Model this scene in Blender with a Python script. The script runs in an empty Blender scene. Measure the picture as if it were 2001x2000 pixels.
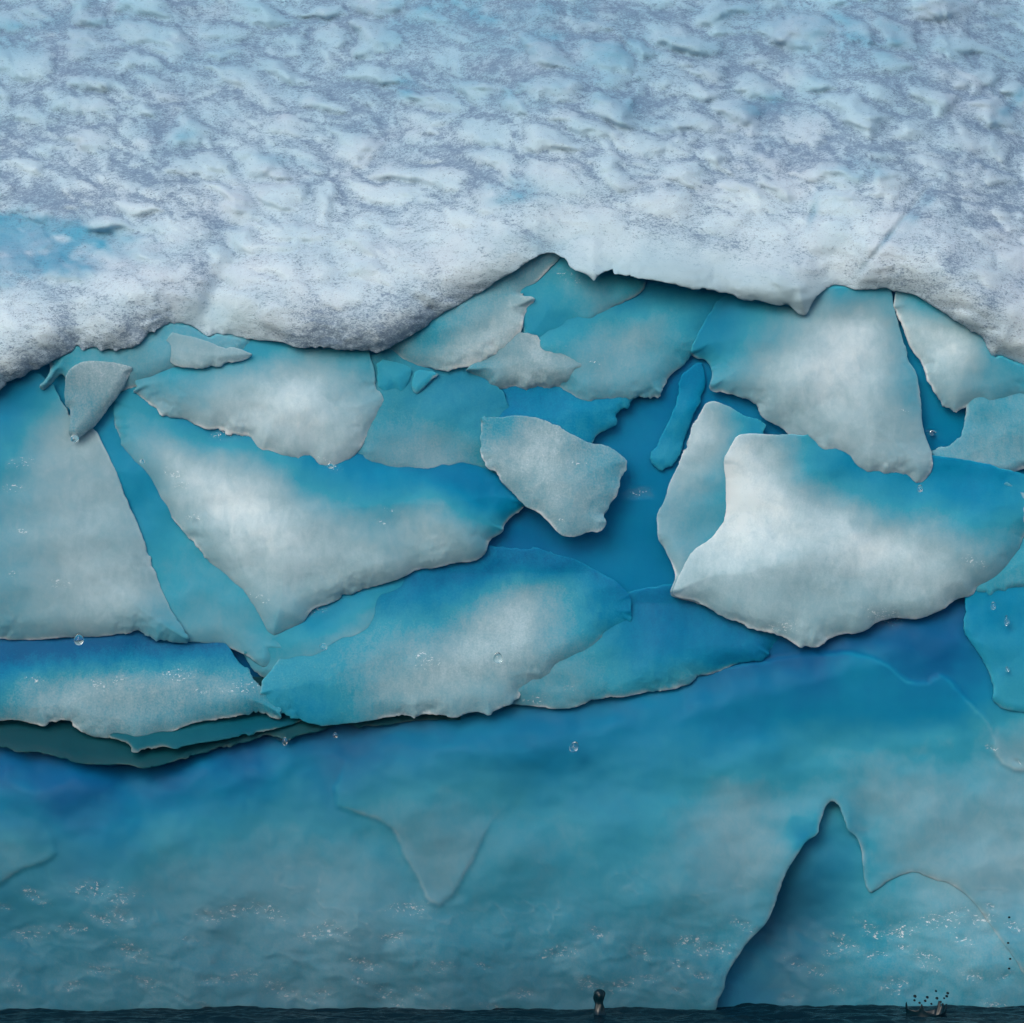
import bpy, math, random
import numpy as np

# ------------------------------------------------------------------ camera, sky, sun, exposure
scene = bpy.context.scene
PX = 0.0015                 # metres per photo pixel on the plane y = 0
DIST = 12.0                 # camera distance from that plane
ZC = 1.4475                 # camera height above the water
CU, CV = 1000.5, 1000.0     # photo centre

cam_data = bpy.data.cameras.new("camera")
cam = bpy.data.objects.new("camera", cam_data)
scene.collection.objects.link(cam)
cam.location = (0.0, -DIST, ZC)
cam.rotation_euler = (math.radians(90), 0, 0)
cam_data.sensor_width = 36.0
cam_data.lens = 36.0 * DIST / (2001 * PX)
cam_data.clip_start = 0.1
cam_data.clip_end = 5000
scene.camera = cam

SUN_DIR = np.array([-0.34, -0.78, 0.56])
SUN_DIR = SUN_DIR / np.linalg.norm(SUN_DIR)
world = bpy.data.worlds.new("World")
scene.world = world
world.use_nodes = True
wn = world.node_tree
wn.nodes.clear()
sky = wn.nodes.new("ShaderNodeTexSky")
sky.sky_type = 'NISHITA'
sky.sun_disc = False
sky.sun_elevation = math.asin(SUN_DIR[2])
sky.sun_rotation = math.atan2(SUN_DIR[0], SUN_DIR[1])
sky.air_density = 1.0
sky.dust_density = 3.0
sky.ozone_density = 1.0
bg = wn.nodes.new("ShaderNodeBackground")
bg.inputs['Strength'].default_value = 0.15
wo = wn.nodes.new("ShaderNodeOutputWorld")
wn.links.new(sky.outputs[0], bg.inputs[0])
wn.links.new(bg.outputs[0], wo.inputs[0])

sun_data = bpy.data.lights.new("sun", 'SUN')
sun_data.energy = 0.55
sun_data.angle = math.radians(30)
sun_data.color = (1.0, 0.96, 0.9)
sun = bpy.data.objects.new("sun", sun_data)
scene.collection.objects.link(sun)
sun.rotation_euler = (math.acos(SUN_DIR[2]), 0, math.atan2(SUN_DIR[1], SUN_DIR[0]) + math.pi / 2)

scene.view_settings.view_transform = 'Standard'
scene.view_settings.look = 'None'
scene.view_settings.gamma = 1.0
scene.view_settings.use_curve_mapping = False
scene.view_settings.exposure = 0.45
scene.render.engine = 'CYCLES'
scene.cycles.use_denoising = True
scene.cycles.max_bounces = 8
scene.cycles.diffuse_bounces = 5
scene.cycles.glossy_bounces = 3
scene.cycles.transmission_bounces = 8
scene.cycles.caustics_reflective = False
scene.cycles.caustics_refractive = False

# ------------------------------------------------------------------ noise and mesh helpers
def _hash(ix, iy, seed):
    h = (ix.astype(np.int64) * 374761393 + iy.astype(np.int64) * 668265263 + seed * 974634777) & 0xFFFFFFFF
    h = ((h ^ (h >> 13)) * 1274126177) & 0xFFFFFFFF
    h = ((h ^ (h >> 16)) * 2246822519) & 0xFFFFFFFF
    return ((h ^ (h >> 15)) & 0xFFFFFF) / float(0xFFFFFF)

def perlin(x, y, seed=0):
    x0 = np.floor(x); y0 = np.floor(y)
    fx = x - x0; fy = y - y0
    def g(ix, iy, dx, dy):
        a = _hash(ix, iy, seed) * 2 * np.pi
        return np.cos(a) * dx + np.sin(a) * dy
    n00 = g(x0, y0, fx, fy); n10 = g(x0 + 1, y0, fx - 1, fy)
    n01 = g(x0, y0 + 1, fx, fy - 1); n11 = g(x0 + 1, y0 + 1, fx - 1, fy - 1)
    sx = fx * fx * fx * (fx * (fx * 6 - 15) + 10)
    sy = fy * fy * fy * (fy * (fy * 6 - 15) + 10)
    return 1.5 * ((n00 * (1 - sx) + n10 * sx) * (1 - sy) + (n01 * (1 - sx) + n11 * sx) * sy)

def fbm(x, y, octaves=4, seed=0, gain=0.5):
    r = np.zeros_like(x, dtype=float); a = 1.0; f = 1.0
    for i in range(octaves):
        r += a * perlin(x * f + 17.3 * i, y * f - 9.1 * i, seed + i * 31)
        a *= gain; f *= 2.03
    return r

def voronoi(x, y, seed=0, jit=0.9):
    """distance to the nearest and second nearest jittered cell point"""
    ix = np.floor(x); iy = np.floor(y)
    d1 = np.full(x.shape, 9.0); d2 = np.full(x.shape, 9.0)
    for dx in (-1, 0, 1):
        for dy in (-1, 0, 1):
            cx = ix + dx; cy = iy + dy
            px = cx + 0.5 + jit * (_hash(cx, cy, seed) - 0.5)
            py = cy + 0.5 + jit * (_hash(cx, cy, seed + 77) - 0.5)
            d = np.hypot(px - x, py - y)
            d2 = np.minimum(d2, np.maximum(d, d1))
            d1 = np.minimum(d1, d)
    return d1, d2

def sstep(x, a, b):
    t = np.clip((x - a) / (b - a), 0, 1)
    return t * t * (3 - 2 * t)

def gauss(U, V, u, v, su, sv, rot=0.0):
    du = U - u; dv = V - v
    c, s = math.cos(rot), math.sin(rot)
    a = du * c + dv * s; b = -du * s + dv * c
    return np.exp(-(a / su) ** 2 - (b / sv) ** 2)

def to_world(U, V, Y):
    k = PX * (DIST + Y) / DIST
    return (U - CU) * k, Y, ZC - (V - CV) * k

def signed_distance(poly, U, V):
    P = np.array(poly, float); Q = np.roll(P, -1, axis=0)
    shp = U.shape; u = U.ravel(); v = V.ravel()
    best = np.full(u.shape, 1e18); inside = np.zeros(u.shape, bool)
    for (ax, ay), (bx, by) in zip(P, Q):
        ex, ey = bx - ax, by - ay
        L = ex * ex + ey * ey
        if L == 0: continue
        t = np.clip(((u - ax) * ex + (v - ay) * ey) / L, 0, 1)
        best = np.minimum(best, (u - ax - t * ex) ** 2 + (v - ay - t * ey) ** 2)
        if ay != by:
            cond = ((ay > v) != (by > v))
            xi = (bx - ax) * (v - ay) / (by - ay) + ax
            inside ^= cond & (u < xi)
    d = np.sqrt(best)
    return np.where(inside, d, -d).reshape(shp)

def round_poly(poly, n=1):
    """one light corner-cutting pass so traced corners are not straight-edged"""
    P = np.array(poly, float)
    for _ in range(n):
        Q = np.roll(P, -1, axis=0)
        P = np.stack([P * 0.78 + Q * 0.22, P * 0.22 + Q * 0.78], 1).reshape(-1, 2)
    return P

def ctrl_field(U, V, pts, warp=28.0, seed=3, power=4.2, key=2):
    """smooth interpolation of (u, v, value) points through a wispy warp"""
    wu = U + warp * fbm(U / 150, V / 110, 4, seed) + 0.14 * warp * fbm(U / 40, V / 26, 3, seed + 9)
    wv = V + warp * fbm(U / 150 + 50, V / 110, 4, seed + 5) + 0.14 * warp * fbm(U / 40, V / 26 + 9, 3, seed + 19)
    P = np.array([(p[0], p[1]) for p in pts], float); f = np.array([p[key] for p in pts], float)
    c2 = 35.0 ** 2
    D = np.sqrt((P[:, None, 0] - P[None, :, 0]) ** 2 + 1.3 * (P[:, None, 1] - P[None, :, 1]) ** 2 + c2)
    n = len(P)
    A = np.zeros((n + 1, n + 1)); A[:n, :n] = D - 6.0 * np.eye(n); A[:n, n] = 1; A[n, :n] = 1
    w = np.linalg.solve(A, np.append(f, 0.0))
    r = np.full(U.shape, w[n])
    for k in range(n):
        r += w[k] * np.sqrt((wu - P[k, 0]) ** 2 + 1.3 * (wv - P[k, 1]) ** 2 + c2)
    return np.clip(r, f.min() - 0.04, f.max() + 0.04)

def link_mesh(name, co, quads, attrs, mat, parent=None):
    me = bpy.data.meshes.new(name)
    co = np.asarray(co, np.float32); quads = np.asarray(quads, np.int32)
    me.vertices.add(len(co)); me.vertices.foreach_set("co", co.ravel())
    me.loops.add(quads.size); me.loops.foreach_set("vertex_index", quads.ravel())
    me.polygons.add(len(quads))
    me.polygons.foreach_set("loop_start", np.arange(0, quads.size, 4, dtype=np.int32))
    me.polygons.foreach_set("loop_total", np.full(len(quads), 4, np.int32))
    me.polygons.foreach_set("use_smooth", np.ones(len(quads), bool))
    for k, v in attrs.items():
        a = me.attributes.new(k, 'FLOAT', 'POINT')
        a.data.foreach_set("value", np.asarray(v, np.float32).ravel())
    me.update(calc_edges=True)
    me.validate()
    me.materials.append(mat)
    o = bpy.data.objects.new(name, me)
    scene.collection.objects.link(o)
    if parent is not None:
        o.parent = parent
    return o

CUR = {}
def solid_plate(name, poly, depth, attrs, mat, parent, step=3.0, wobble=2.6, wscale=22.0,
                seed=0, t0=0.010, tgrow=0.45, tmax=0.16, label=None):
    """A solid plate of ice: front relief inside a traced outline, back face and a closed rim."""
    P = round_poly(poly)
    u0, v0 = P.min(0) - 4 * step; u1, v1 = P.max(0) + 4 * step
    us = np.arange(u0, u1, step); vs = np.arange(v0, v1, step)
    U, V = np.meshgrid(us, vs)
    sd = signed_distance(P, U, V)
    wob = fbm(U / wscale, V / wscale, 4, seed + 100, 0.55) + 0.9 * perlin(U / (wscale * 4), V / (wscale * 4), seed + 200) * 1.6
    mod = 0.35 + 1.3 * sstep(perlin(U / 90, V / 90, seed + 300), -0.2, 0.5)
    bv, bu = np.gradient(sd, step)
    CUR['down'] = sstep(-bv / np.sqrt(bu * bu + bv * bv + 1e-9), -0.35, 0.65)      # 1 along edges that face down
    sd = sd + wobble * wob * mod * (1 if wobble else 0)
    gv, gu = np.gradient(sd, step)
    ins = sd > 0
    cell = ins[:-1, :-1] | ins[1:, :-1] | ins[:-1, 1:] | ins[1:, 1:]
    g2 = gu * gu + gv * gv + 1e-9
    k = np.where(ins, 0, -sd / g2)
    mu = np.clip(k * gu, -1.6 * step, 1.6 * step); mv = np.clip(k * gv, -1.6 * step, 1.6 * step)
    U2 = U + mu; V2 = V + mv
    sdc = np.maximum(sd, 0)
    Y = depth(U2, V2, sdc)
    X, Yw, Z = to_world(U2, V2, Y)
    idx = -np.ones(U.shape, int)
    use = np.zeros(U.shape, bool)
    use[:-1, :-1] |= cell; use[1:, :-1] |= cell; use[:-1, 1:] |= cell; use[1:, 1:] |= cell
    n = int(use.sum()); idx[use] = np.arange(n)
    front = np.stack([X[use], Yw[use], Z[use]], 1)
    t = t0 + np.minimum(tgrow * sdc[use] * PX, tmax)
    back = front.copy(); back[:, 1] += t
    ci, cj = np.nonzero(cell)
    a = idx[ci, cj]; b = idx[ci, cj + 1]; c = idx[ci + 1, cj + 1]; d = idx[ci + 1, cj]
    fq = np.stack([a, d, c, b], 1)           # rows go down in the picture: this order faces the camera
    bq = np.stack([a, b, c, d], 1) + n
    e = np.concatenate([fq[:, [0, 1]], fq[:, [1, 2]], fq[:, [2, 3]], fq[:, [3, 0]]])
    key = e[:, 0].astype(np.int64) * (n + 1) + e[:, 1]
    rkey = e[:, 1].astype(np.int64) * (n + 1) + e[:, 0]
    be = e[~np.isin(key, rkey)]
    rq = np.stack([be[:, 1], be[:, 0], be[:, 0] + n, be[:, 1] + n], 1)
    A = {}
    for kname, fn in attrs.items():
        val = fn(U2, V2, sdc)[use] if callable(fn) else np.full(n, float(fn))
        A[kname] = np.concatenate([val, val])
    o = link_mesh(name, np.concatenate([front, back]), np.concatenate([fq, bq, rq]), A, mat, parent)
    if label:
        o["label"] = label
    return o

# ------------------------------------------------------------------ materials
def new_mat(name):
    m = bpy.data.materials.new(name); m.use_nodes = True
    nt = m.node_tree; nt.nodes.clear()
    out = nt.nodes.new("ShaderNodeOutputMaterial")
    pb = nt.nodes.new("ShaderNodeBsdfPrincipled")
    nt.links.new(pb.outputs[0], out.inputs[0])
    return m, nt, pb

def node(nt, typ, **kw):
    n = nt.nodes.new(typ)
    for k, v in kw.items():
        if k in ('operation', 'blend_type', 'data_type', 'attribute_name', 'noise_dimensions', 'interpolation_type', 'clamp'):
            setattr(n, k, v)
        else:
            n.inputs[k].default_value = v
    return n

def attr(nt, name):
    return node(nt, "ShaderNodeAttribute", attribute_name=name).outputs['Fac']

def math_n(nt, op, a, b=None, c=None):
    n = nt.nodes.new("ShaderNodeMath"); n.operation = op
    for i, x in enumerate((a, b, c)):
        if x is None: continue
        if hasattr(x, 'is_output'): nt.links.new(x, n.inputs[i])
        else: n.inputs[i].default_value = x
    return n.outputs[0]

def noise_n(nt, vec, scale, detail=4.0, rough=0.55, dist=0.0):
    n = nt.nodes.new("ShaderNodeTexNoise")
    nt.links.new(vec, n.inputs['Vector'])
    n.inputs['Scale'].default_value = scale; n.inputs['Detail'].default_value = detail
    n.inputs['Roughness'].default_value = rough; n.inputs['Distortion'].default_value = dist
    return n.outputs['Fac']

def mix_col(nt, fac, a, b, blend='MIX'):
    n = nt.nodes.new("ShaderNodeMix"); n.data_type = 'RGBA'; n.blend_type = blend
    for sock, x in ((n.inputs[0], fac), (n.inputs[6], a), (n.inputs[7], b)):
        if hasattr(x, 'is_output'): nt.links.new(x, sock)
        elif isinstance(x, (tuple, list)): sock.default_value = (*x, 1.0)
        else: sock.default_value = x
    return n.outputs[2]

def ramp(nt, fac, stops):
    r = nt.nodes.new("ShaderNodeValToRGB"); r.color_ramp.interpolation = 'LINEAR'
    el = r.color_ramp.elements
    while len(el) < len(stops): el.new(0.5)
    for e, (p, c) in zip(el, stops):
        e.position = p; e.color = (*c, 1.0)
    nt.links.new(fac, r.inputs[0])
    return r.outputs[0]

def coords(nt, scale=(1, 1, 1), rot=(0, 0, 0)):
    tc = nt.nodes.new("ShaderNodeTexCoord")
    mp = nt.nodes.new("ShaderNodeMapping")
    mp.inputs['Scale'].default_value = scale
    mp.inputs['Rotation'].default_value = rot
    nt.links.new(tc.outputs['Object'], mp.inputs[0])
    return mp.outputs[0]

# glacier ice: clear ice blue, bubbly ice white, recess shade also painted in as blue
ice, nt, pb = new_mat("glacier_ice")
vec = coords(nt)
vstr = coords(nt, (1.0, 1.0, 0.35))
fr = attr(nt, "frost_shade"); gr = attr(nt, "grain"); wet = attr(nt, "wet"); gn = attr(nt, "green"); gl = attr(nt, "glint")
n_cloud = noise_n(nt, vec, 9.0, 5, 0.6, 0.6)
n_fine = noise_n(nt, vec, 190.0, 3, 0.6)
n_mid = noise_n(nt, vstr, 55.0, 4, 0.6)
n_gl = noise_n(nt, coords(nt, (1, 1, 1.6), (0, math.radians(20), 0)), 105.0, 2, 0.6, 0.8)
n_tex = noise_n(nt, coords(nt, (1.0, 1.0, 0.7), (0, math.radians(25), 0)), 26.0, 7, 0.68, 0.5)
f1 = math_n(nt, 'MULTIPLY_ADD', math_n(nt, 'SUBTRACT', n_cloud, 0.5), 0.07, fr)
f1 = math_n(nt, 'ADD', f1, math_n(nt, 'MULTIPLY', math_n(nt, 'SUBTRACT', n_tex, 0.5), math_n(nt, 'MULTIPLY', fr, 0.36)))
g1 = math_n(nt, 'MULTIPLY', math_n(nt, 'SUBTRACT', n_fine, 0.5), math_n(nt, 'MULTIPLY', gr, 0.55))
g2 = math_n(nt, 'MULTIPLY', math_n(nt, 'SUBTRACT', n_mid, 0.5), math_n(nt, 'MULTIPLY', gr, 0.35))
f2 = math_n(nt, 'ADD', math_n(nt, 'ADD', f1, g1), g2)
f2 = math_n(nt, 'ADD', f2, math_n(nt, 'MULTIPLY', math_n(nt, 'MULTIPLY', gl, 28.0), math_n(nt, 'MAXIMUM', math_n(nt, 'SUBTRACT', n_gl, 0.60), 0.0)))  # glint patches also paint white sun sparkle into the ice colour
col = ramp(nt, f2, [(0.0, (0.0003, 0.130, 0.335)), (0.10, (0.001, 0.195, 0.41)), (0.22, (0.002, 0.26, 0.47)), (0.42, (0.04, 0.36, 0.51)), (0.58, (0.18, 0.42, 0.53)),
                    (0.72, (0.31, 0.50, 0.58)), (0.86, (0.47, 0.65, 0.73)), (1.0, (0.70, 0.84, 0.90))])
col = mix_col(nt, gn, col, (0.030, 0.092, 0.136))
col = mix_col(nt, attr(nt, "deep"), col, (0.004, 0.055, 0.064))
nt.links.new(col, pb.inputs['Base Color'])
tr = nt.nodes.new('ShaderNodeBsdfTranslucent')
nt.links.new(mix_col(nt, 0.55, col, (0.16, 0.66, 0.86)), tr.inputs['Color'])
mx = nt.nodes.new('ShaderNodeMixShader'); mx.inputs[0].default_value = 0.32
nt.links.new(pb.outputs[0], mx.inputs[1]); nt.links.new(tr.outputs[0], mx.inputs[2])
nt.links.new(mx.outputs[0], [n for n in nt.nodes if n.type == 'OUTPUT_MATERIAL'][0].inputs[0])
pb.inputs['Subsurface Weight'].default_value = 0.6
pb.inputs['Subsurface Scale'].default_value = 0.035
pb.inputs['Subsurface Radius'].default_value = (0.75, 0.92, 1.0)
pb.inputs['IOR'].default_value = 1.31
rgh = math_n(nt, 'MULTIPLY_ADD', wet, -0.10, 0.42)
nt.links.new(rgh, pb.inputs['Roughness'])
pb.inputs['Specular IOR Level'].default_value = 0.13
bh = math_n(nt, 'ADD', math_n(nt, 'MULTIPLY', n_fine, math_n(nt, 'MULTIPLY_ADD', gr, 0.9, -0.05)),
            math_n(nt, 'MULTIPLY', n_mid, math_n(nt, 'MULTIPLY_ADD', gr, 0.8, 0.0)))
bpg = nt.nodes.new('ShaderNodeBump'); bpg.inputs['Strength'].default_value = 1.0; bpg.inputs['Distance'].default_value = 0.016
nt.links.new(math_n(nt, 'MULTIPLY', n_gl, gl), bpg.inputs['Height'])
bp = nt.nodes.new("ShaderNodeBump"); bp.inputs['Strength'].default_value = 0.5; bp.inputs['Distance'].default_value = 0.004
nt.links.new(bpg.outputs[0], pb.inputs['Coat Normal']); nt.links.new(gl, pb.inputs['Coat Weight'])
pb.inputs['Coat IOR'].default_value = 1.6; pb.inputs['Coat Roughness'].default_value = 0.04
nt.links.new(bh, bp.inputs['Height']); nt.links.new(bp.outputs[0], pb.inputs['Normal'])

# old granular snow with dark grit gathered on the ridges between the sun cups
snow, nt, pb = new_mat("gritty_snow")
vec = coords(nt)
vg = coords(nt, (1.0, 1.3, 1.9), (0, math.radians(12), 0))
di = attr(nt, "dirt"); bl = attr(nt, "blue"); sm = attr(nt, "bare_ice")
ns0 = math_n(nt, 'SUBTRACT', 1.0, sm)
s_cloud = noise_n(nt, vec, 7.0, 5, 0.6, 0.4)
s_grain = noise_n(nt, vg, 150.0, 3, 0.75, 0.5)
s_clump = noise_n(nt, vg, 42.0, 5, 0.7, 0.8)
s_fine = noise_n(nt, vec, 420.0, 2, 0.6)
base = mix_col(nt, math_n(nt, 'MULTIPLY', bl, 1.0), (0.60, 0.75, 0.84), (0.06, 0.33, 0.51))
tint = math_n(nt, 'MULTIPLY', math_n(nt, 'SUBTRACT', s_cloud, 0.42), 2.2)
tn = nt.nodes.new("ShaderNodeClamp"); nt.links.new(tint, tn.inputs[0])
base = mix_col(nt, math_n(nt, 'MULTIPLY', tn.outputs[0], 0.7), base, (0.32, 0.52, 0.66))
s_lav = noise_n(nt, vec, 3.3, 4, 0.6, 0.5)
lv = nt.nodes.new('ShaderNodeClamp'); nt.links.new(math_n(nt, 'MULTIPLY', math_n(nt, 'SUBTRACT', s_lav, 0.46), 4.0), lv.inputs[0])
base = mix_col(nt, math_n(nt, 'MULTIPLY', lv.outputs[0], 0.40), base, (0.48, 0.53, 0.64))
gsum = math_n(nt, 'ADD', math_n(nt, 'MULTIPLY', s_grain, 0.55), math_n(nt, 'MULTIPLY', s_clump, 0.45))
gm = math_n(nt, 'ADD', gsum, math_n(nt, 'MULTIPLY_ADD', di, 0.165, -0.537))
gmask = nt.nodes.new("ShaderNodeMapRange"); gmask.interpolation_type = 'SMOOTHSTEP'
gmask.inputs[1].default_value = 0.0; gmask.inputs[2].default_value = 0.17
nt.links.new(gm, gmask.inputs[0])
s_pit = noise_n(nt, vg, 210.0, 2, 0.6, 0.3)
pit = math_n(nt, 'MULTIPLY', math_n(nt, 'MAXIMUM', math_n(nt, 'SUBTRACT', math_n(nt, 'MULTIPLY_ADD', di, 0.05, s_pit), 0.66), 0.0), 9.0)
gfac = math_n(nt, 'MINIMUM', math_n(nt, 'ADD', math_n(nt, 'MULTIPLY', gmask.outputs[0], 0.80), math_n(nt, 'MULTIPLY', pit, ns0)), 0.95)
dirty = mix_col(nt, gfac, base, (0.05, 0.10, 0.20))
film = mix_col(nt, math_n(nt, 'MULTIPLY', di, 0.48), dirty, (0.21, 0.34, 0.49))
film = mix_col(nt, math_n(nt, 'MULTIPLY', sm, 0.85), film, (0.22, 0.35, 0.42))
nt.links.new(film, pb.inputs['Base Color'])
pb.inputs['Roughness'].default_value = 0.75
pb.inputs['Specular IOR Level'].default_value = 0.15
ns = math_n(nt, 'SUBTRACT', 1.0, sm)
hb = math_n(nt, 'ADD', math_n(nt, 'MULTIPLY', s_grain, 0.7), math_n(nt, 'MULTIPLY', s_fine, 0.4))
hb = math_n(nt, 'MULTIPLY', hb, ns)
bp = nt.nodes.new("ShaderNodeBump"); bp.inputs['Strength'].default_value = 0.8; bp.inputs['Distance'].default_value = 0.011
nt.links.new(hb, bp.inputs['Height']); nt.links.new(bp.outputs[0], pb.inputs['Normal'])

# dark sea water
sea, nt, pb = new_mat("sea_water")
vec = coords(nt, (1, 3, 1))
pb.inputs['Base Color'].default_value = (0.001, 0.010, 0.018, 1)
pb.inputs['Roughness'].default_value = 0.08
pb.inputs['IOR'].default_value = 1.33
pb.inputs['Specular IOR Level'].default_value = 0.2
w1 = noise_n(nt, vec, 25.0, 4, 0.6)
bpg = nt.nodes.new('ShaderNodeBump'); bpg.inputs['Strength'].default_value = 1.0; bpg.inputs['Distance'].default_value = 0.016
nt.links.new(math_n(nt, 'MULTIPLY', n_gl, gl), bpg.inputs['Height'])
bp = nt.nodes.new("ShaderNodeBump"); bp.inputs['Strength'].default_value = 0.5; bp.inputs['Distance'].default_value = 0.01
nt.links.new(w1, bp.inputs['Height']); nt.links.new(bp.outputs[0], pb.inputs['Normal'])

# thrown water: as dark as the sea but with brighter glints
spray, nt, pb = new_mat("thrown_water")
pb.inputs['Base Color'].default_value = (0.001, 0.012, 0.020, 1)
pb.inputs['Roughness'].default_value = 0.06
pb.inputs['IOR'].default_value = 1.33
pb.inputs['Specular IOR Level'].default_value = 0.45

# clear water of the drops
drop_mat, nt, pb = new_mat("clear_water")
pb.inputs['Base Color'].default_value = (0.86, 0.95, 0.97, 1)
pb.inputs['Roughness'].default_value = 0.02
pb.inputs['IOR'].default_value = 1.33
pb.inputs['Transmission Weight'].default_value = 1.0

# ------------------------------------------------------------------ the iceberg
berg = bpy.data.objects.new("iceberg", None)
scene.collection.objects.link(berg)
berg.empty_display_size = 0.3
berg["label"] = "blue and white iceberg with a dimpled gritty snow slope above overlapping ice plates"
berg["category"] = "iceberg"

DEPTH_K = 0.15
def face_depth(U, V):
    """front of the massive blue ice: deep behind the plates, coming forward down to the waterline"""
    t = (V - 1430) / 560.0
    t = 0.12 * np.logaddexp(0, t / 0.12)          # eases in below the plates
    y = 0.028 - 0.12 * t
    y = y + 2.2 * np.maximum(640 - V, 0) * PX
    side = np.maximum(np.abs(U - CU) - 1250, 0) * PX
    return y + 0.9 * side ** 2

def bumps(U, V, amp, scale, seed, octaves=2):
    return amp * fbm(U / scale, V / (scale * 0.8), octaves, seed, 0.4)

def scallop(U, V, seed, amp=0.006):
    """soft melt hollows of wet ice near the waterline"""
    wu = U + 16 * fbm(U / 60, V / 40, 2, seed + 5); wv = V + 12 * fbm(U / 60, V / 40 + 7, 2, seed + 8)
    return 0.9 * amp * fbm((wu + 0.6 * wv) / 75, (wv - 0.25 * wu) / 40, 2, seed) + 0.22 * amp * fbm(wu / 20, wv / 12, 2, seed + 40)

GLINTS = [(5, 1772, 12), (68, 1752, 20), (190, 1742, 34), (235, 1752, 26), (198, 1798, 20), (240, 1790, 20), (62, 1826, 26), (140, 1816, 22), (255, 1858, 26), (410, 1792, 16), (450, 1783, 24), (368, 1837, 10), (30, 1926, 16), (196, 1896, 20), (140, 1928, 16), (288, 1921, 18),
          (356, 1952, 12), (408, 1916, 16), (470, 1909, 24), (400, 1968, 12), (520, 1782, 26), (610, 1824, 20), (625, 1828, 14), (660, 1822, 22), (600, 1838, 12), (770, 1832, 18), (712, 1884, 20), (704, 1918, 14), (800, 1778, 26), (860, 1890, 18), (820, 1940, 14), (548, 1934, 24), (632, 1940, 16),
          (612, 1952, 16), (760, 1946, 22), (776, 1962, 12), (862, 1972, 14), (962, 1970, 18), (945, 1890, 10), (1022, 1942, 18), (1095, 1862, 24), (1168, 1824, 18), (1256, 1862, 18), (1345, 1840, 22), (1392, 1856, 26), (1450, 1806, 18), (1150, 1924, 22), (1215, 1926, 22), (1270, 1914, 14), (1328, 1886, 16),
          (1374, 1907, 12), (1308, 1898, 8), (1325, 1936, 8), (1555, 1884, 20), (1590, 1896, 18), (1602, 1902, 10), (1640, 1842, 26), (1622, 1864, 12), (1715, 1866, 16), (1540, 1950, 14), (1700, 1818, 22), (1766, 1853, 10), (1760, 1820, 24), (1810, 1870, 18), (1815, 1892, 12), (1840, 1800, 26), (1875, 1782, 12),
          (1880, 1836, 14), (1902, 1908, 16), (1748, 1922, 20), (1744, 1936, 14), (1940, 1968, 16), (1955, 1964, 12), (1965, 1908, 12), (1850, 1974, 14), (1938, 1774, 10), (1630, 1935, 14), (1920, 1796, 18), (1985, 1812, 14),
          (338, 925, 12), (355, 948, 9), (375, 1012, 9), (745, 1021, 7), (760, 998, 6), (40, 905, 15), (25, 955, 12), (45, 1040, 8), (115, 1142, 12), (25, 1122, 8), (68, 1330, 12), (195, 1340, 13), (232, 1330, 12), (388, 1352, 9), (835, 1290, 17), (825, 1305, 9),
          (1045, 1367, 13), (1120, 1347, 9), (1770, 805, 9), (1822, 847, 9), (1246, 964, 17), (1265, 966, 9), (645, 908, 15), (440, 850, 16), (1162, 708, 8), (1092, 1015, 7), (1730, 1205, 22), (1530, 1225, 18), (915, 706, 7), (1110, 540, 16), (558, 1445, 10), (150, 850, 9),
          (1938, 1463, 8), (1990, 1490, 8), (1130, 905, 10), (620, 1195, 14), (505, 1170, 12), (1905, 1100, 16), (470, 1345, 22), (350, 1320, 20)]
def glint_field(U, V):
    """glint patches: broken wet facets, plus sun sparkle painted on as pale flecks"""
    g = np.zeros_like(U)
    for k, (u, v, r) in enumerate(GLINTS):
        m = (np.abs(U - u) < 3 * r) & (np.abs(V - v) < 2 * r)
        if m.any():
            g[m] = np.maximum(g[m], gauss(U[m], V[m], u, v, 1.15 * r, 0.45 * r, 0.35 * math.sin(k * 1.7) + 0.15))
    return g * (0.6 + 0.7 * np.clip(fbm(U / 14, V / 9, 2, 900) + 0.3, 0, 1))

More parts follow.
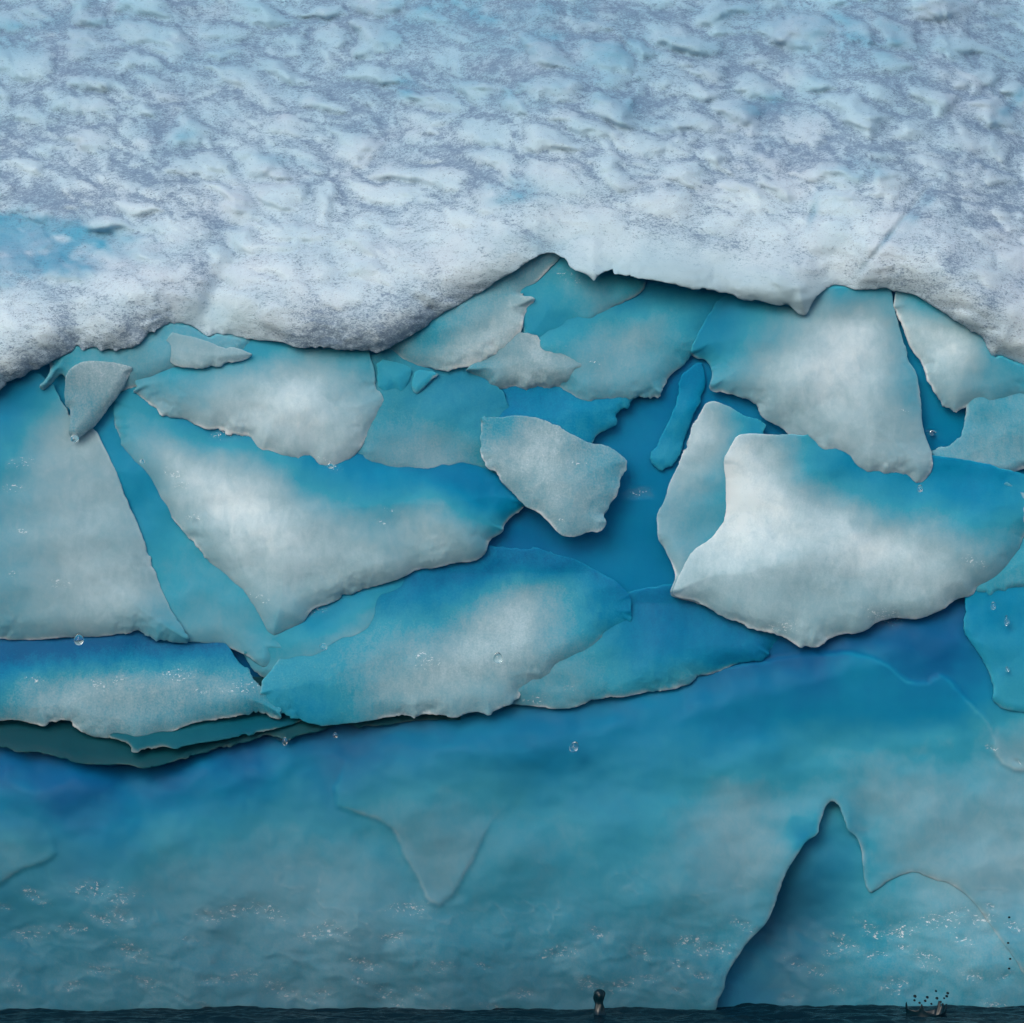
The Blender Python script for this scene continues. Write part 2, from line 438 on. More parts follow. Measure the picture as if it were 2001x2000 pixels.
WET = lambda U, V, d: sstep(V, 1690, 1850)
FACE_PTS = [(1560, 1740, .18), (1520, 1810, .14), (1610, 1640, .22), (1650, 1700, .34), (1600, 1790, .30), (1440, 1940, .16), (-300, 1470, .0), (0, 1500, .0), (150, 1530, -.05), (300, 1520, .0), (150, 1580, .06), (150, 1640, .22), (40, 1640, .40), (320, 1640, .42), (450, 1500, .04),
            (0, 1780, .42), (250, 1760, .46), (450, 1700, .50), (620, 1680, .54), (500, 1760, .56), (560, 1560, .34), (720, 1460, .08), (640, 1520, .26),
            (850, 1450, .22), (850, 1540, .42), (900, 1640, .50), (1000, 1460, .18), (1100, 1520, .26), (1100, 1620, .46),
            (1250, 1440, .24), (1350, 1560, .44), (1420, 1700, .56), (1480, 1640, .62), (1250, 1700, .44), (1180, 1660, .38), (1500, 1460, .28), (1600, 1420, .28),
            (1700, 1390, .24), (1800, 1430, .30), (1560, 1320, .04), (1620, 1255, -.05), (1500, 1305, .02), (1700, 1230, -.02), (1640, 1320, .12), (1660, 1290, .20), (1780, 1270, .02), (1880, 1300, .05),
            (1700, 1520, .54), (1800, 1560, .60), (1960, 1560, .60), (1950, 1450, .54), (1900, 1640, .62), (1980, 1700, .66), (2300, 1650, .60),
            (200, 1900, .44), (500, 1850, .52), (760, 1850, .56), (900, 1900, .46), (1100, 1880, .46), (1300, 1850, .46), (-400, 1800, .4),
            (1480, 1900, .24), (1600, 1900, .40), (1800, 1900, .50), (1960, 1900, .52), (2300, 1850, .5), (1000, 1760, .44),
            (1240, 1000, .14), (1330, 730, .06), (1150, 1100, .12), (1300, 1180, .14), (700, 800, .2), (1420, 640, .24), (1850, 800, .2), (-400, 800, .2), (2300, 900, .2),
            (300, 900, .26), (230, 1000, .3), (1250, 860, .14), (1080, 1080, .05), (1020, 1050, .04), (1000, 800, .1)]

def full_face(U, V):
    low = sstep(V, 1380, 1500)
    Y = face_depth(U, V) + 0.02 + bumps(U, V, 0.022, 240, 11) * (0.4 + 0.9 * low) + bumps(U, V, 0.0025, 60, 12) * (0.4 + low)
    Y = Y + scallop(U, V, 60, 0.005) * sstep(V, 1680, 1880) + 0.006 * glint_field(U, V)
    return Y

# --- massive face behind everything
def build_face():
    step = 5.0
    us = np.arange(-560, 2562, step); vs = np.arange(430, 2100, step)
    U, V = np.meshgrid(us, vs)
    Y = full_face(U, V)
    # hollow right of the front ledge near the waterline
    Y += 0.05 * gauss(U, V, 1520, 1860, 130, 170, -0.5)
    X, Yw, Z = to_world(U, V, Y)
    ny, nx = U.shape
    idx = np.arange(nx * ny).reshape(ny, nx)
    co = [np.stack([X.ravel(), Yw.ravel(), Z.ravel()], 1)]
    a = idx[:-1, :-1]; b = idx[:-1, 1:]; c = idx[1:, 1:]; d = idx[1:, :-1]
    q = [np.stack([a, d, c, b], -1).reshape(-1, 4)]
    # close the body: side and top borders run straight back
    border = np.concatenate([idx[::-1, 0], idx[0, 1:], idx[1:, -1]])
    ext = co[0][border].copy(); ext[:, 1] = 3.2
    base = nx * ny
    co.append(ext)
    k = np.arange(len(border) - 1)
    q.append(np.stack([border[k], border[k + 1], base + k + 1, base + k], 1))
    # back wall as a strip of quads between the two vertical back borders
    nb = ny
    lft = base + np.arange(nb)[::-1]; rgt = base + len(border) - nb + np.arange(nb)
    k = np.arange(nb - 1)
    q.append(np.stack([lft[k], rgt[k], rgt[k + 1], lft[k + 1]], 1))
    fz = ctrl_field(U, V, FACE_PTS, 34, 21)  # deep blue below the plates includes overhang shade painted into the colour
    pad = np.full(len(ext), 0.3)
    A = {"frost_shade": np.concatenate([fz.ravel(), pad]),
         "grain": np.concatenate([(0.12 + 0.35 * sstep(V, 1700, 1900)).ravel(), pad * 0]),
         "wet": np.concatenate([WET(U, V, 0).ravel(), pad * 0]),
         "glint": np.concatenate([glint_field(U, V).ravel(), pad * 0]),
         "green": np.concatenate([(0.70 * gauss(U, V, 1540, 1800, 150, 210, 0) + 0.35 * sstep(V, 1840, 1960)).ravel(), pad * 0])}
    o = link_mesh("ice_face", np.concatenate(co), np.concatenate(q), A, ice, berg)
    o["label"] = "smooth deep blue ice face between the plates and down to the waterline"
build_face()

# --- snow slope
LIP = [(-600, 730), (0, 728), (300, 680), (650, 690), (760, 660), (1050, 520), (1250, 545), (1550, 590), (1700, 560), (1850, 610), (2000, 700), (2600, 760)]
SNOW_EDGE = [(-420, 830), (-200, 800), (-60, 790), (0, 766), (26, 744), (62, 722), (78, 721), (96, 711), (124, 695), (142, 687), (150, 672), (161, 687), (171, 681), (189, 677), (199, 689),
             (210, 681), (233, 681), (269, 680), (282, 661), (298, 649), (331, 630), (352, 633), (373, 636), (396, 651), (409, 659), (425, 651), (450, 656), (492, 665), (536, 667), (552, 669),
             (585, 682), (624, 677), (645, 680), (681, 682), (720, 682), (741, 689), (762, 680), (790, 663), (830, 640), (858, 616), (890, 600), (925, 578), (950, 566), (970, 548), (1000, 530),
             (1040, 508), (1075, 492), (1105, 503), (1120, 528), (1140, 533), (1153, 542), (1162, 551), (1171, 536), (1197, 531), (1228, 540), (1249, 545), (1311, 553), (1339, 563), (1373, 568),
             (1399, 570), (1430, 579), (1440, 581), (1456, 586), (1487, 589), (1523, 598), (1539, 593), (1554, 607), (1573, 619), (1580, 607), (1591, 584), (1611, 568), (1630, 557), (1645, 558),
             (1669, 565), (1692, 566), (1733, 563), (1751, 571), (1785, 574), (1806, 587), (1834, 607), (1863, 623), (1897, 644), (1915, 651), (1928, 670), (1941, 698), (1956, 692), (1982, 706),
             (2001, 711), (2080, 740), (2250, 760), (2420, 800)]
SNOW_TOP = -520

def snow_lip(U):
    L = np.array(LIP, float)
    x = np.interp(U, L[:, 0], L[:, 1])
    return x

def cells(x, y, seed, jit=0.8):
    """nearest jittered cell point: scaled offset from it, gap to the next cell, and a random number per cell"""
    ix = np.floor(x); iy = np.floor(y)
    d1 = np.full(x.shape, 9.0); d2 = np.full(x.shape, 9.0); oy = np.zeros(x.shape); rnd = np.zeros(x.shape)
    for dx in (-1, 0, 1):
        for dy in (-1, 0, 1):
            cx = ix + dx; cy = iy + dy
            px = cx + 0.5 + 0.5 * (cy % 2) - 0.25 + jit * (_hash(cx, cy, seed) - 0.5); py = cy + 0.5 + jit * (_hash(cx, cy, seed + 77) - 0.5)
            d = np.hypot(px - x, py - y)
            near = d < d1
            d2 = np.where(near, d1, np.minimum(d2, d))
            oy = np.where(near, y - py, oy); rnd = np.where(near, _hash(cx, cy, seed + 191), rnd)
            d1 = np.minimum(d1, d)
    return d1, d2 - d1, oy, rnd

_cups = {}
def sun_cups(U, V):
    """domes between the melt furrows: relief (0..1) and how much grit lies there"""
    if (U.shape, float(U.flat[0]), float(V.flat[0])) in _cups: return _cups[(U.shape, float(U.flat[0]), float(V.flat[0]))]
    dome = np.zeros_like(U); grit = np.zeros_like(U)
    for (sx, sy, w, seed) in ((128, 58, 1.0, 503), (54, 25, 0.55, 509)):
        wu = U + 44 * fbm(U / 160, V / 90, 3, seed + 1) + 4 * fbm(U / 26, V / 16, 2, seed + 3); wv = V + 24 * fbm(U / 160, V / 90 + 40, 3, seed + 2) + 3 * fbm(U / 26, V / 16, 2, seed + 4)
        a = wu * 0.96 + wv * 0.28; b = -wu * 0.28 + wv * 0.96
        d1, gap, oy, rnd = cells(a / sx, b / sy, seed)
        k = 0.25 + 0.75 * rnd
        m = sstep(gap, 0.0, 0.85) ** 0.8 * np.maximum(1 - (d1 / 1.0) ** 2, 0)
        dome += (w if w == 1.0 else 0.25) * k * m
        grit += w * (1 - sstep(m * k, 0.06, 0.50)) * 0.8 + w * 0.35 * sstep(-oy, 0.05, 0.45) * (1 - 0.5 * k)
    _cups[(U.shape, float(U.flat[0]), float(V.flat[0]))] = (dome / 1.25, grit / 1.55, dome)
    return _cups[(U.shape, float(U.flat[0]), float(V.flat[0]))]

def snow_depth(U, V, sd):
    h = (snow_lip(U) - V) * PX
    hp = np.maximum(h, 0)
    y = -0.085 + 0.035 * gauss(U, V, 1330, 560, 330, 120) + 1.05 * (hp - 0.16 * (1 - np.exp(-hp / 0.16))) + 0.25 * hp
    y = y - 0.15 * np.minimum(h, 0)
    # lobes over the lip and the creases between them
    y += -0.045 * gauss(U, V, 690, 530, 250, 110, -0.15) - 0.05 * gauss(U, V, 250, 570, 130, 80, -0.5) - 0.04 * gauss(U, V, 60, 640, 90, 90, -0.4)
    y += 0.06 * gauss(U, V, 430, 560, 28, 90, 0.35) + 0.018 * gauss(U, V, 160, 620, 22, 50, -0.2) + 0.05 * gauss(U, V, 60, 455, 150, 40, 0.1)
    y += -0.05 * gauss(U, V, 1250, 540, 260, 60, 0.1) - 0.05 * gauss(U, V, 1880, 540, 130, 90, 0.5) + 0.04 * gauss(U, V, 1640, 520, 60, 60, 0.4)
    y += bumps(U, V, 0.03, 260, 31)
    r, r2, d1 = sun_cups(U, V)
    field = sstep(h, 0.10, 0.42)
    amp = 0.22 + 0.78 * field
    y += -0.078 * r * amp + 0.0022 * fbm(U / 16, V / 9, 3, 37) * (0.4 + 0.6 * field)
    # meltwater grooves
    y += 0.02 * gauss(U, V, 1755, 440, 95, 5, -0.9) + 0.02 * gauss(U, V, 1590, 410, 6, 28, 0.25)
    # rounded lip
    q = np.clip(1 - sd / 100.0, 0, 1)
    y += 0.085 * q * q * (1 - 0.7 * gauss(U, V, 1300, 560, 300, 90))
    return y

def snow_blue(U, V, sd):
    b = 2.1 * gauss(U, V, -20, 476, 180, 56, 0.12) + 0.7 * gauss(U, V, 130, 450, 130, 38, 0.1) + 0.4 * gauss(U, V, 20, 530, 60, 50)
    for (u, v, su, sv, w, rt) in [(335, 262, 46, 26, .5, .1), (1000, 378, 60, 30, .75, .1), (1490, 210, 60, 20, .6, -.2), (1795, 415, 60, 12, .5, -.9), (1980, 205, 50, 14, .6, -.8),
                                  (550, 312, 60, 10, .4, .15), (60, 60, 160, 40, .3, .1), (1100, 90, 200, 60, .25, .1), (1650, 60, 160, 60, .35, .0), (1010, 190, 160, 30, .2, .2),
                                  (1690, 330, 60, 30, .35, .1), (1500, 270, 50, 40, .35, .1), (800, 170, 40, 20, .6, .1), (1240, 215, 60, 30, .3, .3), (1590, 410, 8, 34, .5, .25), (1740, 460, 90, 5, .6, -.85),
                                  (1070, 470, 60, 30, .35, 0), (430, 500, 40, 60, .3, .4), (200, 500, 100, 40, .2, 0), (640, 480, 120, 60, .2, 0), (930, 20, 200, 40, .3, 0)]:
        b = b + w * gauss(U, V, u, v, su, sv, rt)
    b = b * (0.75 + 0.6 * fbm(U / 60, V / 30, 4, 41)) + 0.55 * sstep(V, 600, 0) + 0.10 * fbm(U / 140, V / 70, 3, 42)
    edge = np.exp(-sd / 14.0)
    return np.clip(b + 0.30 * edge * (0.5 + 0.8 * gauss(U, V, 1300, 560, 330, 90)), 0, 1)

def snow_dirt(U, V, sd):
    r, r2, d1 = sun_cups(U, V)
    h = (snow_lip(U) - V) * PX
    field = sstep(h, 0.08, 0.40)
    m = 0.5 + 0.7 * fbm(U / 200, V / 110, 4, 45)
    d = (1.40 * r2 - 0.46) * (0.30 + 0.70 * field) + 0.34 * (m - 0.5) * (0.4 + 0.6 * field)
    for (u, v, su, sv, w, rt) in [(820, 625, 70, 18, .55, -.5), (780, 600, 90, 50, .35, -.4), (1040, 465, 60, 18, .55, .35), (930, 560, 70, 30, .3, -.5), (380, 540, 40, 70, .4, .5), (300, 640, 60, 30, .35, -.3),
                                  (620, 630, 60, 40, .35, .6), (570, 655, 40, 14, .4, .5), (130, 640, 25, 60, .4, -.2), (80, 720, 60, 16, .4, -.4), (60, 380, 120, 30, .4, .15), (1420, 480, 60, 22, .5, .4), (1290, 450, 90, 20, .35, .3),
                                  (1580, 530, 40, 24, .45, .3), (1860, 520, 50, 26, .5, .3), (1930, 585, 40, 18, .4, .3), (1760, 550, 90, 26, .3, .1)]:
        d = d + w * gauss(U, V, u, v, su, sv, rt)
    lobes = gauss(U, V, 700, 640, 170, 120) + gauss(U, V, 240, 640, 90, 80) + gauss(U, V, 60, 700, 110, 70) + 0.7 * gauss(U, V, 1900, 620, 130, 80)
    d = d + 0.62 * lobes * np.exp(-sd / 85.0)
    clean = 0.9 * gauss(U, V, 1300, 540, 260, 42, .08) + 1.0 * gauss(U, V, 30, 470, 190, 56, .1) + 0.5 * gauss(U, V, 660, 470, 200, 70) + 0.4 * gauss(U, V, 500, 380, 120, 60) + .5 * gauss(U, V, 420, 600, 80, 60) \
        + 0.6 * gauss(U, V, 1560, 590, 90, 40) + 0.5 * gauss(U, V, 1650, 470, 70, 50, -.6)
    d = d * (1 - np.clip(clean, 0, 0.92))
    return np.clip(d, 0, 1)

def snow_smooth(U, V, sd):
    s = gauss(U, V, 1300, 535, 280, 60, .08) + 0.8 * gauss(U, V, 430, 620, 80, 40) + 0.7 * gauss(U, V, 1570, 590, 90, 40)
    return np.clip(s, 0, 0.95)

poly = SNOW_EDGE + [(2560, 600), (2560, SNOW_TOP), (-560, SNOW_TOP), (-560, 760)]
SNOW_POLY = round_poly(poly)
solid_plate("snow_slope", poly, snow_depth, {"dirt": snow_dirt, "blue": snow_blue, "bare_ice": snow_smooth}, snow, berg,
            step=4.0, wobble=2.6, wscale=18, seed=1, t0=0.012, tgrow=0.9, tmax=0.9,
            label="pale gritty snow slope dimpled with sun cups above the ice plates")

# --- plates
def plate(name, poly, ytop, ybot, frost_shade, label=None, grain=0.25, rim=0.50, rim_w=3.2, R=42, rd=0.020, lean=0.0, amp=0.012, p=1.15, seed=0, k=None, deep=0.0,
          green=0.0, wobble=2.6, wscale=20, vr=None, wet=0.0, bulge=0.022, tmax=0.16, extra=None, follow=None, step=3.0):
    P = np.array(poly, float)
    v0, v1 = vr if vr else (P[:, 1].min(), P[:, 1].max())
    uc = 0.5 * (P[:, 0].min() + P[:, 0].max())
    def depth(U, V, sd):
        if follow is not None:
            y = full_face(U, V) + (follow(U, V) if callable(follow) else follow)
        else:
            t = np.clip((V - v0) / (v1 - v0), 0, 1.2)
            y = (k or DEPTH_K) * (ytop + (ybot - ytop) * t ** p)
        y = y + lean * (U - uc) / 1000.0
        if follow is None: y = y + bumps(U, V, amp, 150, seed + 7) + bumps(U, V, amp * 0.07, 34, seed + 8)
        y = y - bulge * (1 - np.exp(-sd / 90.0)) * sstep((V - v0) / (v1 - v0), 0.10, 0.65)
        q = np.clip(1 - sd / R, 0, 1)
        y = y + rd * q * q * CUR['down']
        if v0 < 790:                                  # stay behind the snow where it overlaps
            ss = signed_distance(SNOW_POLY, U, V)
            y = np.where(ss > -2, np.maximum(y, snow_depth(U, V, np.maximum(ss, 0)) + 0.006 + 0.05 * sstep(ss, 0, 30)), y)
        if extra is not None:
            y = y + extra(U, V)
        return y
    def fro(U, V, sd):
        f = ctrl_field(U, V, frost_shade, 15, seed + 3)  # bluer plate tops carry painted shade from the overhang above
        edge = np.exp(-(sd / rim_w) ** 1.3) * (0.15 + 1.25 * sstep(perlin(U / 55, V / 55, seed + 13), -0.25, 0.4))  # glow of light through thin lower edges, painted as a pale rim
        return np.clip(f + rim * edge * (0.15 + 0.85 * CUR['down']), -0.1, 1.1)
    wf = wet if callable(wet) else float(wet)
    gf = grain if callable(grain) else float(grain)
    return solid_plate(name, poly, depth, {"frost_shade": fro, "grain": gf, "wet": wf, "glint": lambda U, V, d: glint_field(U, V), "green": float(green), "deep": float(deep)}, ice, berg, step=step,
                       wobble=wobble, wscale=wscale, seed=seed, label=label, tmax=tmax)

# thin shelf under the snow in the middle
plate("ice_shelf", [(741, 689), (759, 684), (774, 693), (793, 708), (811, 717), (837, 721), (873, 727), (888, 721), (925, 716), (951, 700), (974, 690), (1000, 674), (1021, 646), (1026, 612), (1047, 586), (1039, 579),
                    (1018, 580), (1026, 568), (1060, 542), (1074, 525), (1100, 500), (1090, 440), (1000, 470), (850, 560), (740, 640)],
      0.10, -0.10, [(800, 690, .56), (900, 600, .54), (1000, 560, .58), (1050, 520, .55), (900, 700, .80), (950, 670, .84), (1000, 620, .80), (1030, 590, .76), (860, 640, .42), (840, 712, .66), (960, 620, .62)],
      label="pale shelf slanting out under the snow in the middle", green=.08, grain=.55, seed=11, vr=(500, 720), lean=-0.15)
# left ledge and flakes
plate("ice_ledge", [(60, 700), (96, 708), (100, 720), (92, 738), (75, 755), (85, 766), (104, 747), (114, 735), (124, 733), (140, 760), (200, 772), (250, 762), (300, 746), (350, 733), (420, 716), (470, 700), (500, 672), (500, 640), (330, 600), (100, 620)],
      0.10, -0.03, [(110, 715, .42), (200, 700, .50), (300, 690, .54), (320, 650, .50), (420, 670, .52), (300, 730, .56), (90, 750, .55)],
      label="grey blue ledge tucked under the snow at the left", grain=.3, seed=13, wscale=14)
plate("ice_flake", [(332, 650), (360, 654), (400, 664), (440, 680), (452, 676), (475, 684), (497, 693), (480, 704), (455, 710), (420, 716), (392, 722), (345, 717), (325, 702), (318, 680)],
      -0.02, -0.10, [(340, 670, .66), (400, 690, .72), (470, 695, .74), (360, 715, .76)],
      label="small pointed pale flake lying along the left ledge", grain=.3, green=.10, seed=14, R=20, rd=.01, rim=.2)
plate("ice_flake", [(148, 712), (168, 706), (215, 708), (250, 713), (262, 720), (246, 750), (226, 780), (206, 805), (188, 830), (168, 846), (155, 856), (147, 861), (140, 858), (134, 848), (134, 842), (138, 820), (137, 798), (127, 792), (126, 765), (127, 738), (136, 722)],
      -0.06, -0.20, [(200, 725, .80), (160, 740, .74), (170, 780, .64), (150, 840, .66), (210, 760, .74), (130, 770, .60)],
      label="dark grey hanging flake tapering to a wet point at the left", grain=1.0, green=.30, seed=15, R=24, rd=.018, rim=.2, wobble=1.6)
# big rounded plate left
plate("ice_plate", [(255, 772), (272, 777), (287, 786), (306, 796), (315, 810), (339, 817), (360, 818), (383, 830), (404, 840), (430, 838), (451, 856), (482, 852), (500, 874), (513, 884), (528, 882), (547, 895), (575, 905), (604, 902), (627, 917),
                    (655, 913), (676, 902), (699, 885), (710, 867), (723, 847), (738, 828), (750, 800), (751, 783), (746, 768), (734, 760), (733, 744), (728, 716), (722, 690), (715, 600), (560, 580), (400, 590), (320, 650), (265, 735)],
      0.14, -0.17, [(560, 690, .42), (450, 710, .42), (330, 750, .48), (680, 700, .46), (300, 780, .60), (450, 770, .74), (560, 780, .90), (620, 820, .88), (680, 780, .70), (735, 800, .66), (640, 890, .82), (520, 850, .86), (420, 815, .78), (730, 730, .50), (590, 740, .78), (560, 890, .74)],
      label="big rounded white plate with a scalloped lower edge under the left snow lobe", grain=.18, seed=17, vr=(650, 915), bulge=.045)
# plate behind, centre
plate("ice_plate", [(690, 890), (704, 907), (720, 914), (735, 919), (751, 929), (772, 940), (790, 942), (811, 953), (837, 962), (855, 953), (875, 945), (883, 946), (904, 938), (927, 936), (950, 937), (963, 943), (980, 942), (1010, 900), (990, 760), (900, 690), (720, 680), (690, 760)],
      0.20, -0.05, [(780, 740, .42), (830, 770, .32), (770, 800, .40), (760, 850, .48), (830, 850, .60), (820, 920, .64), (880, 900, .60), (930, 880, .46), (900, 780, .32), (960, 930, .42)],
      label="blue grey plate hanging behind in the centre with a curved lower edge", grain=.45, green=.15, seed=19, vr=(680, 960))
plate("ice_flake", [(735, 700), (790, 712), (806, 722), (800, 745), (790, 766), (782, 770), (770, 762), (752, 768), (740, 755)],
      0.10, 0.06, [(760, 720, .40), (780, 760, .34)], label="faint blue fold under the shelf left of centre", seed=20, grain=.3, R=18, rd=.006, wobble=1.5, rim=.12)
plate("ice_flake", [(812, 722), (850, 726), (858, 732), (840, 745), (828, 760), (814, 772), (806, 764), (804, 750)],
      0.09, 0.03, [(830, 735, .36), (812, 765, .46)], label="thin curved sliver hanging under the shelf in the centre", seed=21, grain=.3, R=12, rd=.006, wobble=1.2)
plate("ice_flake", [(880, 790), (905, 783), (918, 795), (924, 825), (918, 855), (908, 870), (896, 862), (884, 840), (875, 815)],
      0.06, 0.00, [(900, 810, .44), (905, 850, .48)], label="small oval blue flake between the centre plates", seed=22, grain=.7, R=18, rd=.006, wobble=1.2, rim=.3)
# teal plate behind the centre lump
plate("ice_plate", [(905, 740), (1300, 740), (1290, 770), (1241, 781), (1238, 787), (1228, 801), (1215, 800), (1203, 813), (1206, 826), (1186, 839), (1167, 848), (1155, 868), (1135, 890), (1040, 900), (940, 850), (900, 800)],
      0.16, 0.00, [(950, 780, .12), (1050, 790, .18), (1150, 790, .22), (1230, 770, .26), (1190, 830, .30), (1000, 820, .16), (1100, 850, .24)],
      label="dark teal plate recessed above the centre lump", grain=.6, seed=23, vr=(740, 880), R=16, rd=.006, rim=.35)
# white lump in the centre
plate("ice_lump", [(939, 818), (943, 831), (944, 852), (938, 880), (945, 904), (963, 922), (976, 937), (984, 950), (1000, 964), (1016, 981), (1028, 993), (1052, 1001), (1070, 1020), (1088, 1041), (1101, 1049), (1124, 1050), (1145, 1042), (1158, 1039), (1166, 1042), (1179, 1036),
                   (1186, 1023), (1184, 1015), (1179, 1008), (1189, 999), (1193, 984), (1207, 968), (1210, 937), (1215, 927), (1225, 914), (1224, 897), (1207, 883), (1181, 870), (1155, 868), (1120, 850), (1078, 828), (1030, 812), (980, 812)],
      -0.04, -0.16, [(990, 825, .46), (1050, 845, .78), (1000, 880, .76), (1060, 900, .80), (1080, 960, .76), (1150, 900, .58), (1200, 900, .54), (1180, 960, .58), (1120, 1030, .64), (1170, 1030, .64), (1020, 950, .66), (960, 880, .68)],
      label="pale mauve white lump jutting out alone in the centre", grain=.75, green=.12, seed=25, R=36, rd=.010, bulge=.03, k=.3)
# upper middle plates
plate("ice_lump", [(905, 722), (925, 735), (950, 745), (956, 757), (974, 762), (1000, 756), (1023, 760), (1052, 755), (1104, 757), (1124, 752), (1140, 734), (1145, 716), (1129, 690), (1095, 672), (1065, 664), (1039, 650), (1010, 650), (960, 690)],
      0.03, -0.06, [(1000, 700, .66), (1030, 680, .78), (1040, 720, .80), (1080, 700, .72), (1120, 730, .62), (960, 740, .56), (1000, 750, .72)],
      label="mauve grey lump under the tip of the middle shelf", grain=.6, green=.14, seed=27, R=34, rd=.03)
plate("ice_plate", [(1000, 700), (1140, 786), (1153, 787), (1166, 782), (1192, 779), (1241, 777), (1290, 779), (1296, 775), (1296, 757), (1306, 739), (1321, 724), (1337, 716), (1350, 700), (1360, 690), (1370, 669), (1375, 649), (1386, 643), (1399, 638), (1409, 617), (1427, 599), (1450, 580), (1440, 530), (1240, 500), (1080, 560), (1010, 660)],
      0.16, -0.02, [(1300, 580, .32), (1380, 600, .32), (1220, 610, .34), (1250, 640, .58), (1200, 680, .60), (1290, 680, .50), (1150, 740, .54), (1240, 760, .54), (1340, 660, .42), (1100, 660, .42), (1180, 650, .52)],
      label="large smooth blue plate below the middle snow edge", grain=.3, seed=29, vr=(540, 780), rim=.2)
plate("ice_plate", [(1022, 655), (1050, 668), (1080, 662), (1098, 653), (1119, 643), (1150, 630), (1181, 612), (1217, 592), (1249, 576), (1262, 560), (1268, 530), (1180, 490), (1080, 500), (1010, 560)],
      0.08, 0.01, [(1060, 560, .42), (1150, 570, .48), (1200, 560, .42), (1100, 620, .40), (1060, 640, .34), (1180, 595, .54)],
      label="sea blue plate tucked into the notch of the middle snow edge", grain=.25, seed=31, vr=(530, 660), rim=.22, R=16, rd=.006)
# right upper plates
plate("ice_plate", [(1345, 690), (1362, 702), (1378, 703), (1388, 716), (1392, 734), (1386, 760), (1399, 767), (1406, 765), (1422, 770), (1445, 773), (1466, 783), (1479, 796), (1487, 814), (1500, 823), (1526, 834), (1549, 856), (1575, 875), (1605, 897), (1619, 897), (1635, 895),
                    (1650, 900), (1666, 914), (1682, 924), (1697, 929), (1713, 926), (1733, 934), (1752, 927), (1775, 930), (1796, 944), (1816, 930), (1823, 909), (1820, 880), (1811, 860), (1801, 823), (1797, 790), (1796, 745), (1788, 722), (1772, 690), (1760, 650), (1752, 620), (1746, 592), (1740, 540), (1560, 530), (1430, 560), (1380, 620)],
      0.13, -0.17, [(1450, 620, .30), (1420, 680, .34), (1560, 570, .46), (1640, 575, .44), (1700, 600, .66), (1620, 640, .84), (1680, 640, .92), (1500, 700, .70), (1560, 720, .88), (1450, 740, .58), (1650, 740, .90), (1520, 660, .58), (1720, 720, .78),
                     (1640, 820, .82), (1740, 860, .74), (1775, 740, .50), (1780, 650, .46), (1560, 820, .78), (1700, 900, .76), (1790, 900, .72), (1740, 790, .72)],
      label="big pale plate under the right snow edge ending in a dripping point", grain=.15, green=.07, seed=33, vr=(550, 930), bulge=.05)
plate("ice_plate", [(1746, 594), (1762, 628), (1770, 659), (1780, 685), (1802, 711), (1811, 740), (1827, 766), (1840, 789), (1858, 805), (1870, 810), (1884, 798), (1915, 790), (1931, 799), (1946, 793), (1964, 786), (2001, 775), (2150, 790), (2300, 780), (2330, 680), (2150, 620), (1990, 600), (1900, 540), (1760, 530)],
      0.10, -0.11, [(1800, 600, .48), (1850, 640, .56), (1780, 620, .84), (1830, 660, .90), (1880, 690, .86), (1800, 680, .80), (1920, 680, .50), (1840, 740, .72), (1900, 760, .60), (1960, 740, .48), (1870, 800, .66), (2200, 720, .6)],
      label="white plate at the right edge below the snow with a curved tip", grain=.2, seed=35, vr=(560, 810))
plate("ice_plate", [(1886, 770), (1889, 800), (1887, 830), (1878, 855), (1862, 868), (1838, 876), (1818, 882), (1822, 905), (1840, 911), (1863, 926), (1889, 926), (1905, 923), (1938, 927), (1964, 928), (1975, 926), (2001, 920), (2140, 935), (2280, 910), (2300, 740), (2000, 730), (1900, 740)],
      0.08, -0.05, [(1920, 800, .50), (1960, 850, .54), (1870, 880, .56), (1900, 910, .60), (1970, 910, .58), (1840, 895, .52), (2200, 850, .5)],
      label="blue grey plate at the right edge beside the round blue hollow", grain=.5, seed=37, vr=(750, 925), R=22)
plate("ice_flake", [(1964, 942), (1956, 958), (1946, 974), (1955, 991), (1945, 1007), (1951, 1022), (1967, 1020), (1985, 1024), (2001, 1030), (2080, 1040), (2180, 1020), (2200, 960), (2050, 960), (2001, 964), (1985, 962), (1974, 945)],
      -0.10, -0.17, [(1965, 960, .50), (1980, 990, .78), (1960, 1010, .74), (2100, 1000, .7)],
      label="small white flake poking in from the right edge", grain=.5, seed=39, R=18, rd=.01)
